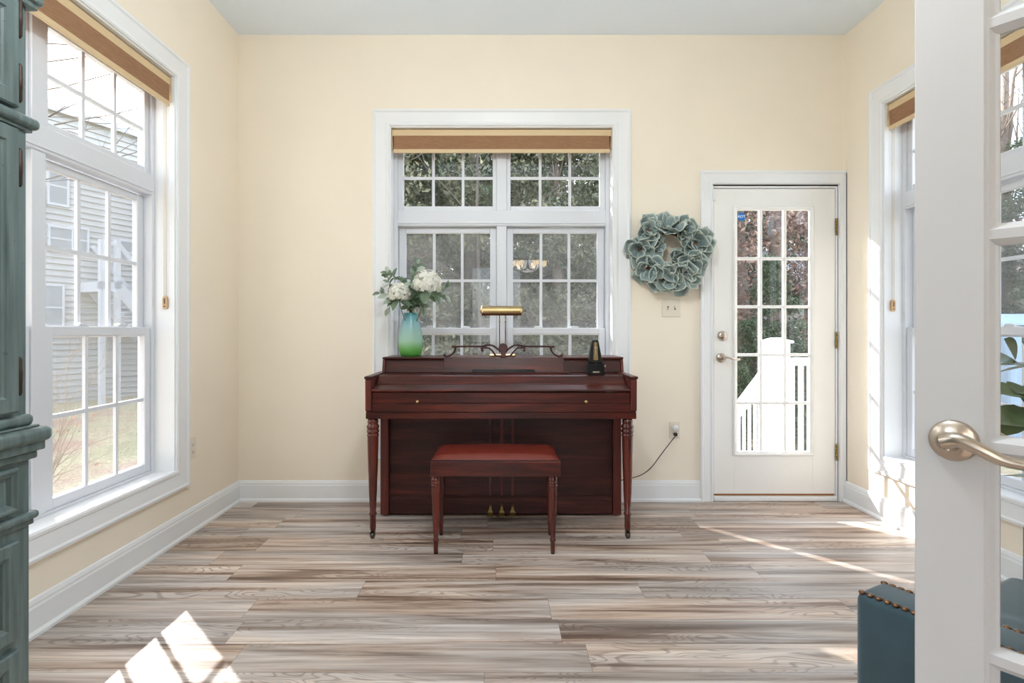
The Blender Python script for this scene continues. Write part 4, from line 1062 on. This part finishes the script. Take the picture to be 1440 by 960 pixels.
# deck landing with stairs
DK = -.03
bm = bmn()
for i in range(5): box(bm, 1.15, 3.1, YB+T+.04+.142*i, YB+T+.04+.142*i+.136, DK-.03, DK, .003, 1)
struct('deck', bm, 'vinyl', 'white deck landing outside the glazed door', 'deck')
bm = bmn()
for k in range(4): box(bm, 1.15, 2.14, 4.56+.25*k, 4.56+.25*(k+1)+.02, DK-.04-.175*(k+1), DK-.175*(k+1), .003, 1)
for x in (1.15, 2.10): prism(bm, [(4.56, DK-.05), (4.56, DK-.45), (5.1, GZ-.05), (5.62, GZ-.05), (5.62, DK-.71)], 'x', x, x+.04)
struct('steps', bm, 'vinyl', 'white wooden steps from the landing to the lawn', 'steps')
ra = thing('stair_railing', 'white deck railing with newel post seen through the glazed door', 'railing', (2.2, 4.45, DK))
ny_ = 4.43; nx_ = Xp(1091, ny_)
bm = bmn(); box(bm, nx_-.077, nx_+.077, ny_-.077, ny_+.077, DK+.0005, Z(482, ny_), .004, 1); box(bm, nx_-.098, nx_+.098, ny_-.098, ny_+.098, Z(482, ny_), Z(478.5, ny_), .005, 1)
frustum(bm, nx_, .17, .17, Z(478.5, ny_), .06, .06, Z(474.5, ny_), ny_, .003); obj('newel_post', bm, 'vinyl', ra)
rz_ = Z(503, ny_)
bm = bmn(); box(bm, nx_+.077, 3.05, ny_-.045, ny_+.045, rz_-.06, rz_, .006, 1); obj('top_rail', bm, 'vinyl', ra)
bm = bmn(); box(bm, nx_+.077, 3.05, ny_-.03, ny_+.03, DK+.07, DK+.13, .004, 1); obj('bottom_rail', bm, 'vinyl', ra)
x = nx_+.077+.035
while x < 3.0:
    bm = bmn(); box(bm, x, x+.036, ny_-.01, ny_+.01, DK+.13, rz_-.06); obj('baluster', bm, 'vinyl', ra); x += .0705
SL = .70; y1_ = 5.55
bm = bmn()
bar(bm, (nx_, ny_+.077, rz_-.03-.05), (nx_, y1_, rz_-.03-.05-SL*(y1_-ny_-.077)), .09, .07); obj('stair_rail', bm, 'vinyl', ra)
bm = bmn(); bar(bm, (nx_, ny_+.077, DK+.07), (nx_, y1_, DK+.07-SL*(y1_-ny_-.077)), .06, .06); obj('lower_stair_rail', bm, 'vinyl', ra)
y = ny_+.13
while y < y1_:
    dz_ = SL*(y-ny_-.077); bm = bmn(); box(bm, nx_-.010, nx_+.010, y, y+.030, DK+.10-dz_, rz_-.10-dz_); obj('baluster', bm, 'vinyl', ra); y += .108
bm = bmn(); dz_ = SL*(y1_-ny_); box(bm, nx_-.06, nx_+.06, y1_, y1_+.12, GZ-.05, rz_-dz_+.05, .004, 1); obj('end_post', bm, 'vinyl', ra)

# neighbour's house on the left
TH = math.radians(65.75); ux, uy = math.cos(TH), math.sin(TH); HA = (-11.2, 14.9)
nh = thing('house', 'pale neighbouring house with outside stair seen through the left window', 'house', (HA[0], HA[1], GZ), TH)
P = lambda n, bm, m, par=nh: obj(n, bm, m, par, local=True)
def on_house(px, py):
    kx = (px-PX)/F; nx, ny = uy, -ux
    d = (nx*HA[0]+ny*HA[1])/(nx*kx+ny); X, Y = kx*d, d
    return (X-HA[0])*ux+(Y-HA[1])*uy, CZ-(py-PY)*d/F-GZ
EH = 6.86-GZ
bm = bmn(); box(bm, -10, 9, 0, 8, -.1, EH); 
k_ = 0
while .16*k_ < EH-.2:
    z0 = .16*k_
    vs = [bm.verts.new(q) for q in ((-10, -.045, z0), (9, -.045, z0), (9, -.006, z0+.16), (-10, -.006, z0+.16), (-10, -.001, z0), (9, -.001, z0))]
    bm.faces.new(vs[:4]); bm.faces.new((vs[0], vs[4], vs[5], vs[1])); k_ += 1
P('wall', bm, 'siding')
bm = bmn(); prism(bm, [(-.1, EH-.05), (-.1, EH+.12), (4, EH+1.4), (8.5, EH+.12), (8.5, EH-.05)], 'x', -10.4, 9.4); P('roof', bm, 'roofing')
bm = bmn(); box(bm, -10.4, 9.4, -.16, -.1, EH-.08, EH+.12); P('gutter', bm, 'vinyl')
for (a, c, w, h) in ((80, 262, .4, .9), (84, 336, .5, .55), (112, 338, .3, .6), (176, 355, .35, .6), (67, 432, .6, 1.1), (25, 300, 1., 1.5), (230, 300, 1., 1.5)):
    sx_, sz_ = on_house(a, c); bm = bmn(); rect_frame(bm, sx_-w/2-.05, sx_+w/2+.05, sz_-h/2-.06, sz_+h/2+.06, .05, .05, .06, .06, -.08, .02)
    box(bm, sx_-w/2, sx_+w/2, -.07, -.05, sz_-.02, sz_+.02)
    wn_ = P('window', bm, 'vinyl'); bm = bmn(); box(bm, sx_-w/2, sx_+w/2, -.06, -.045, sz_-h/2, sz_+h/2); P('pane', bm, 'darkglass', wn_)
# stair: landing then flight going down to the right
a0 = on_house(104, 398); a1 = on_house(126, 398); a2 = on_house(192, 470)
yo = -1.2
bm = bmn(); box(bm, a0[0], a1[0], yo, 0, a0[1]-.25, a0[1]); bar(bm, (a1[0], yo, a1[1]-.15), (a2[0], yo, a2[1]-.1), .06, .32); bar(bm, (a1[0], -.1, a1[1]-.15), (a2[0], -.1, a2[1]-.1), .06, .32)
ns = 12
for k in range(ns):
    t = (k+.5)/ns; box(bm, a1[0]+(a2[0]-a1[0])*k/ns, a1[0]+(a2[0]-a1[0])*(k+1)/ns, yo, -.1, a1[1]+(a2[1]-a1[1])*t-.04, a1[1]+(a2[1]-a1[1])*t)
stc = P('staircase', bm, 'vinyl')
bm = bmn(); hh = 1.0
bar(bm, (a0[0], yo, a0[1]+hh), (a1[0], yo, a1[1]+hh), .08, .1); bar(bm, (a1[0], yo, a1[1]+hh), (a2[0], yo, a2[1]+hh), .08, .12)
bar(bm, (a1[0], -.1, a1[1]+hh), (a2[0], -.1, a2[1]+hh), .08, .1)
for q in (a0, a1, (a1[0]+(a2[0]-a1[0])*.5, (a1[1]+a2[1])/2), a2): box(bm, q[0]-.06, q[0]+.06, yo-.06, yo+.06, q[1]-.2, q[1]+hh+.08)
for q in (a0, a1): box(bm, q[0]-.06, q[0]+.06, yo-.06, yo+.06, -.1, q[1])
P('handrail', bm, 'vinyl', stc)

# far house glimpsed right of the door
h2 = thing('house', 'pale sided house behind trees seen through the glazed door', 'house', (9.4, 17, GZ), math.radians(-20))
bm = bmn(); box(bm, -1.2, 6, 0, 5, -.1, 3.4); obj('wall', bm, 'siding2', h2, local=True)
bm = bmn(); prism(bm, [(-.4, 3.35), (2.5, 4.8), (5.4, 3.35)], 'x', -1.5, 6.3); obj('roof', bm, 'roofing', h2, local=True)
bm = bmn(); box(bm, -1.26, -1.08, -.04, .1, -.1, 3.4); obj('corner_board', bm, 'vinyl', h2, local=True)

# ---- trees
def cloud_mesh(name, centres, n, size, flat=.6, mat=None):
    """n leaves scattered around clump centres (x,y,z,r)"""
    vs, fs = [], []
    for i in range(n):
        x, y, z, r = random.choice(centres); d = rnd_dir()*r*random.random()**.4
        p = Vector((x, y, z))+Vector((d.x, d.y, d.z*flat)); nrm = (rnd_dir()+Vector((0, 0, .4))).normalized()
        t1 = nrm.orthogonal().normalized(); t1 = Matrix.Rotation(random.random()*6.28, 3, nrm) @ t1; t2 = nrm.cross(t1)
        s_ = size*random.uniform(.6, 1.4); k_ = len(vs)
        vs += [p-t1*s_, p-t2*s_*.42+t1*s_*.1+nrm*s_*.1, p+t1*s_, p+t2*s_*.42+t1*s_*.1+nrm*s_*.1]; fs.append((k_, k_+1, k_+2, k_+3))
    me = bpy.data.meshes.new(name); me.from_pydata([tuple(v) for v in vs], [], fs); me.materials.append(mat); return me
def branch(bm, p, d, ln, r, depth, spread=.55, up=.15, nkids=3, bend=.25):
    pts = [Vector(p)]; dd = Vector(d).normalized()
    n_ = 5
    for i in range(n_):
        dd = (dd+rnd_dir()*bend*.5+Vector((0, 0, up*.3))).normalized(); pts.append(pts[-1]+dd*ln/n_)
    tube(bm, pts, [r*(1-.6*i/n_) for i in range(n_+1)], 5 if depth > 0 else 4)
    if depth > 0:
        for k in range(nkids):
            t = random.uniform(.35, 1.); q = pts[max(1, min(n_, int(t*n_)))]
            nd = (dd+rnd_dir()*spread*1.5+Vector((0, 0, up))).normalized(); branch(bm, q, nd, ln*random.uniform(.55, .75), r*.45, depth-1, spread, up, nkids, bend)
def ev_crown(H, R, z0, nclump, conic=.6):
    cs = []
    for i in range(nclump):
        t = random.random()**1.1; z = z0+(H-z0)*t; rr = R*((1-t)*conic+(1-conic)*math.sin(PI*min(1, t*.9+.15))+.08)
        a = random.random()*2*PI; q = rr*random.random()**.45
        cs.append((q*math.cos(a), q*math.sin(a), z, R*random.uniform(.16, .30)))
    return cs
crowns = [cloud_mesh('crown', ev_crown(11, 2.6, .3, 150), 36000, .072, .6, M['evergreen']),
          cloud_mesh('crown', ev_crown(10, 2.9, .4, 150, .3), 36000, .072, .6, M['olive']),
          cloud_mesh('crown', ev_crown(9, 2.8, .8, 120, .2), 9000, .08, .7, M['dryleaf'])]
trunks = []
for H in (10, 9, 8):
    bm = bmn(); tube(bm, [(0, 0, -.3), (.05, 0, 1), (-.03, .05, 3), (.04, -.03, H*.75), (0, 0, H*.95)], [.26, .22, .19, .1, .03], 8)
    for k in range(9):
        a = random.random()*6.28; z = random.uniform(1., H*.8); branch(bm, (0, 0, z), (math.cos(a), math.sin(a), .25), random.uniform(1., 2.), .05, 1)
    me = bpy.data.meshes.new('trunk'); bm.to_mesh(me); bm.free(); me.materials.append(M['bark']); trunks.append(me)
def tree(kind, x, y, sc_, label, group='trees beyond the windows'):
    root = thing(('evergreen_tree', 'evergreen_tree', 'leafy_tree')[kind], label, 'tree', (x, y, GZ), random.random()*6.28, group); root.scale = (sc_, sc_, sc_)
    c = link('crown', crowns[kind], None, root, True); t = link('trunk', trunks[kind], None, root, True)
    return root
BW = 'seen through the back window'
tree(1, -2.2, 11.0, .80, 'olive green tree at the left '+BW)
tree(0, -.6, 12.5, .95, 'dense dark evergreen in the middle '+BW)
tree(1, 1.2, 11.4, .72, 'lower olive tree right of the middle '+BW)
tree(0, 2.6, 13.6, .70, 'smaller dark evergreen at the right '+BW)
tree(0, -3.4, 15.5, 1.1, 'tall dark evergreen far back at the left '+BW)
tree(1, .9, 17.0, 1.0, 'tall olive tree far back '+BW)
tree(2, 5.2, 11.8, .74, 'brown leaved tree at the left seen through the glazed door')
tree(0, 4.75, 9.6, .29, 'dark evergreen bush just beyond the stair railing')
tree(0, 2.85, 6.5, .135, 'small dark bush on the lawn beyond the stair railing')
tree(0, 3.75, 7.2, .15, 'small dark bush on the lawn beyond the level deck railing')
tree(0, 4.6, 14.5, .60, 'small dark evergreen low behind the stair railing')
tree(2, 7.4, 13.2, .62, 'brown leaved tree at the right seen through the glazed door')
tree(0, 9.4, 20.0, 1.0, 'tall dark evergreen behind the brown trees of the glazed door')
tree(0, 6.9, 17.5, .95, 'dark evergreen far back seen through the glazed door')
tree(0, 11.5, 11.8, .56, 'dark evergreen behind the plant seen through the french door glass')
tree(2, 13.0, 14.5, .62, 'brown leaved tree seen through the french door glass')
tree(1, 14.5, 13.0, .60, 'olive tree at the right seen through the french door glass')
tree(0, 9.6, 8.2, .30, 'low dark evergreen bush outside the right window')
tree(0, -7.5, 21.0, 1.25, 'tall dark evergreen in the far treeline at the far left')
tree(1, -4.6, 23.0, 1.2, 'tall olive tree in the far treeline at the left')
tree(0, -1.6, 21.5, 1.25, 'tall dark evergreen in the far treeline at the middle')
tree(0, 1.9, 22.0, 1.15, 'tall dark evergreen in the far treeline right of the middle')
tree(1, 4.6, 23.5, 1.0, 'olive tree in the far treeline at the right')
tree(0, 8.6, 23.0, .95, 'dark evergreen in the far treeline beyond the glazed door')
tree(1, 12.5, 23.0, .9, 'olive tree in the far treeline at the far right')
# unseen evergreen added by the house corner to shade the back window
def shade_tree():
    root = thing('evergreen_tree', 'unseen slender evergreen added outside to shade the back window', 'tree', (-1.95, 5.62, GZ), 0, 'trees beyond the windows')
    cs = [(random.uniform(-.75, .75), random.uniform(-.6, .6), random.uniform(4.05, 6.4), .4) for i in range(60)]
    link('crown', cloud_mesh('crown', cs, 5200, .07, .7, M['evergreen']), None, root, True)
    bm = bmn(); tube(bm, [(0, 0, -.2), (.03, 0, 2), (0, .03, 6.)], [.08, .07, .03], 8); obj('trunk', bm, 'bark', root, True)
shade_tree()
def bare_tree(label, x, y, H, dirs, seed, mat='bark', depth=3, th=.14):
    random.seed(seed); root = thing('bare_tree', label, 'tree', (x, y, GZ), 0, 'leafless trees outside')
    bm = bmn(); tube(bm, [(0, 0, -.3), (.05, 0, H*.3), (0, .08, H*.62), (.05, .03, H)], [th*1.3, th, th*.7, th*.2], 8); obj('trunk', bm, mat, root, True)
    for (dx, dy, dz_, z, ln) in dirs:
        bm = bmn(); branch(bm, (0, 0, z), (dx, dy, dz_), ln, th*.35, depth, .5, .06, 3); obj('bough', bm, mat, root, True)
bare_tree('leafless tree whose branches cross the top of the left window', -10.1, 11.1, 8.5, [(1, .35, .15, 4.8, 3.2), (1, .3, .35, 5.9, 3.4), (.9, .4, .3, 6.6, 3.), (.3, .8, .5, 6., 2.5), (1, .2, .35, 7.2, 3.2), (.9, .45, .2, 7.8, 3.2), (1, .4, .5, 8., 2.8)], 11, 'bark', 3, .06)
bare_tree('leafless tree against blue sky at the left seen through the french door glass', 11.6, 12.6, 9.5, [(.3, .3, 1, 3.5, 3.6), (-.5, .3, 1, 4., 3.6), (.5, -.5, .9, 4.5, 3.4), (-.4, -.4, .8, 5., 3.), (.1, .1, 1, 6., 3.)], 5)
bare_tree('leafless tree against blue sky at the right seen through the french door glass', 12.6, 13.0, 9., [(.3, -.3, 1, 3.2, 3.4), (-.5, .3, 1, 4., 3.6), (.5, .3, .9, 4.6, 3.), (-.3, -.5, .8, 5., 3.)], 23)
bare_tree('leafless grey tree standing before the evergreens in the back window', -.35, 8.6, 6.5, [(.6, .2, .6, 3.2, 1.8), (-.6, .2, .7, 3.6, 1.8), (.5, -.3, .8, 4.4, 1.6)], 31, 'darkbark', 3, .03)
bm = bmn(); tube(bm, [(0, 0, -.3), (.03, 0, 2.), (-.03, 0, 5.), (.1, 0, 9.)], [.17, .15, .14, .1], 10)
tt = thing('tree_trunk', 'dark straight tree trunk seen through the glazed door', 'tree', (5.55, 11.0, GZ)); obj('trunk', bm, 'bark', tt, True)
# twiggy shrubs under the left window
random.seed(3)
def shrub(label, x, y, h, n, leaves):
    root = thing('shrub', label, 'shrub', (x, y, GZ), 0, 'bare shrubs under the left window')
    bm = bmn(); tips = []
    for i in range(n*2):
        a = random.random()*6.28; sp = random.uniform(.05, .55)
        d = Vector((math.cos(a)*sp, math.sin(a)*sp, 1)); branch(bm, (math.cos(a)*.15, math.sin(a)*.15, -.05), d, h*(random.uniform(.5, .74) if i > 3 else random.uniform(.8, .98)), .007, 2, .6, .1, 3, .22)
    tips = [v.co.copy() for v in bm.verts if v.co.z > h*.35]
    obj('twig', bm, 'twig', root, True)
    vs, fs = [], []
    for i in range(leaves):
        p = random.choice(tips); nrm = rnd_dir(); t1 = nrm.orthogonal().normalized(); t2 = nrm.cross(t1); s_ = random.uniform(.010, .022); k_ = len(vs)
        vs += [p, p+t1*s_-t2*s_*.5, p+t1*s_*2, p+t1*s_+t2*s_*.5]; fs.append((k_, k_+1, k_+2, k_+3))
    me = bpy.data.meshes.new('leaf'); me.from_pydata([tuple(v) for v in vs], [], fs); me.materials.append(M['redleaf']); link('leaf', me, None, root, True)
shrub('bare shrub with russet leaves nearest the left window', -3.9, 2.9, 1.55, 22, 150)
shrub('bare shrub outside the middle of the left window', -4.35, 3.9, 1.6, 22, 170)
shrub('bare shrub further back outside the left window', -4.5, 4.9, 1.6, 20, 190)
# pale blue covered thing on the lawn at right
bm = bmn(); prism(bm, [(-1.6, 0), (-1.6, .85), (-1.4, 1.12), (-.6, 1.2), (1.2, 1.2), (1.5, 1.1), (1.62, .8), (1.62, 0)], 'x', 0, 1.6, .08, 3)
o = obj('covered_trailer', bm, 'paleblue'); o.location = (8.1, 10.3, GZ); o.scale = (1, 1, 1.86)
o.location.z = GZ
tag(o, 'pale blue covered box outside beyond the plant and french door', 'trailer')

# ------------------------------------------------------------------ light and camera
sd = Vector((-.68, .715, .575)).normalized()
sl = bpy.data.lights.new('sun', 'SUN'); sl.energy = 9.; sl.angle = math.radians(.6); sl.color = (1, .97, .94)
so = bpy.data.objects.new('sun', sl); C.objects.link(so); so.rotation_euler = sd.to_track_quat('Z', 'Y').to_euler(); so.location = sd*30
w = bpy.data.worlds.new('sky'); bpy.context.scene.world = w; w.use_nodes = True
nt = w.node_tree; bg = nt.nodes['Background']
sk = nt.nodes.new('ShaderNodeTexSky'); sk.sky_type = 'NISHITA'; sk.sun_disc = False; sk.sun_elevation = math.radians(26.6); sk.sun_rotation = math.radians(-46); sk.dust_density = 2.; sk.air_density = 1.
# thin bright haze that thickens towards the sun
tcw = nt.nodes.new('ShaderNodeTexCoord'); dp = nt.nodes.new('ShaderNodeVectorMath'); dp.operation = 'DOT_PRODUCT'
L(nt, tcw.outputs['Generated'], dp.inputs[0]); dp.inputs[1].default_value = tuple(sd)
hf = ramp(nt, math_n(nt, 'MULTIPLY_ADD', dp.outputs['Value'], .5, .5), [(0., (.45, .45, .45, 1)), (.40, (.34, .34, .34, 1)), (.55, (.22, .22, .22, 1)), (.72, (.5, .5, .5, 1)), (.88, (.75, .75, .75, 1))])
hz = N(nt, 'ShaderNodeMix'); hz.data_type = 'RGBA'
L(nt, hf, hz.inputs[0]); L(nt, sk.outputs[0], hz.inputs[6]); hz.inputs[7].default_value = (6.9, 7.25, 8.1, 1)
L(nt, hz.outputs[2], bg.inputs[0]); bg.inputs[1].default_value = .4

cam = bpy.data.cameras.new('camera'); co = bpy.data.objects.new('camera', cam); C.objects.link(co)
co.location = (0, 0, CZ); co.rotation_euler = (PI/2, 0, 0)
cam.sensor_width = 36; cam.lens = F/1440*36; cam.shift_x = (720-PX)/1440; cam.shift_y = (PY-480)/1440; cam.clip_start = .02; cam.clip_end = 300
sc = bpy.context.scene; sc.camera = co
sc.view_settings.view_transform = 'Standard'; sc.view_settings.look = 'None'; sc.view_settings.gamma = 1; sc.view_settings.use_curve_mapping = False
sc.view_settings.exposure = 1.04
sc.cycles.max_bounces = 10; sc.cycles.diffuse_bounces = 6; sc.cycles.transparent_max_bounces = 24; sc.cycles.use_denoising = True
sc.cycles.sample_clamp_indirect = 8
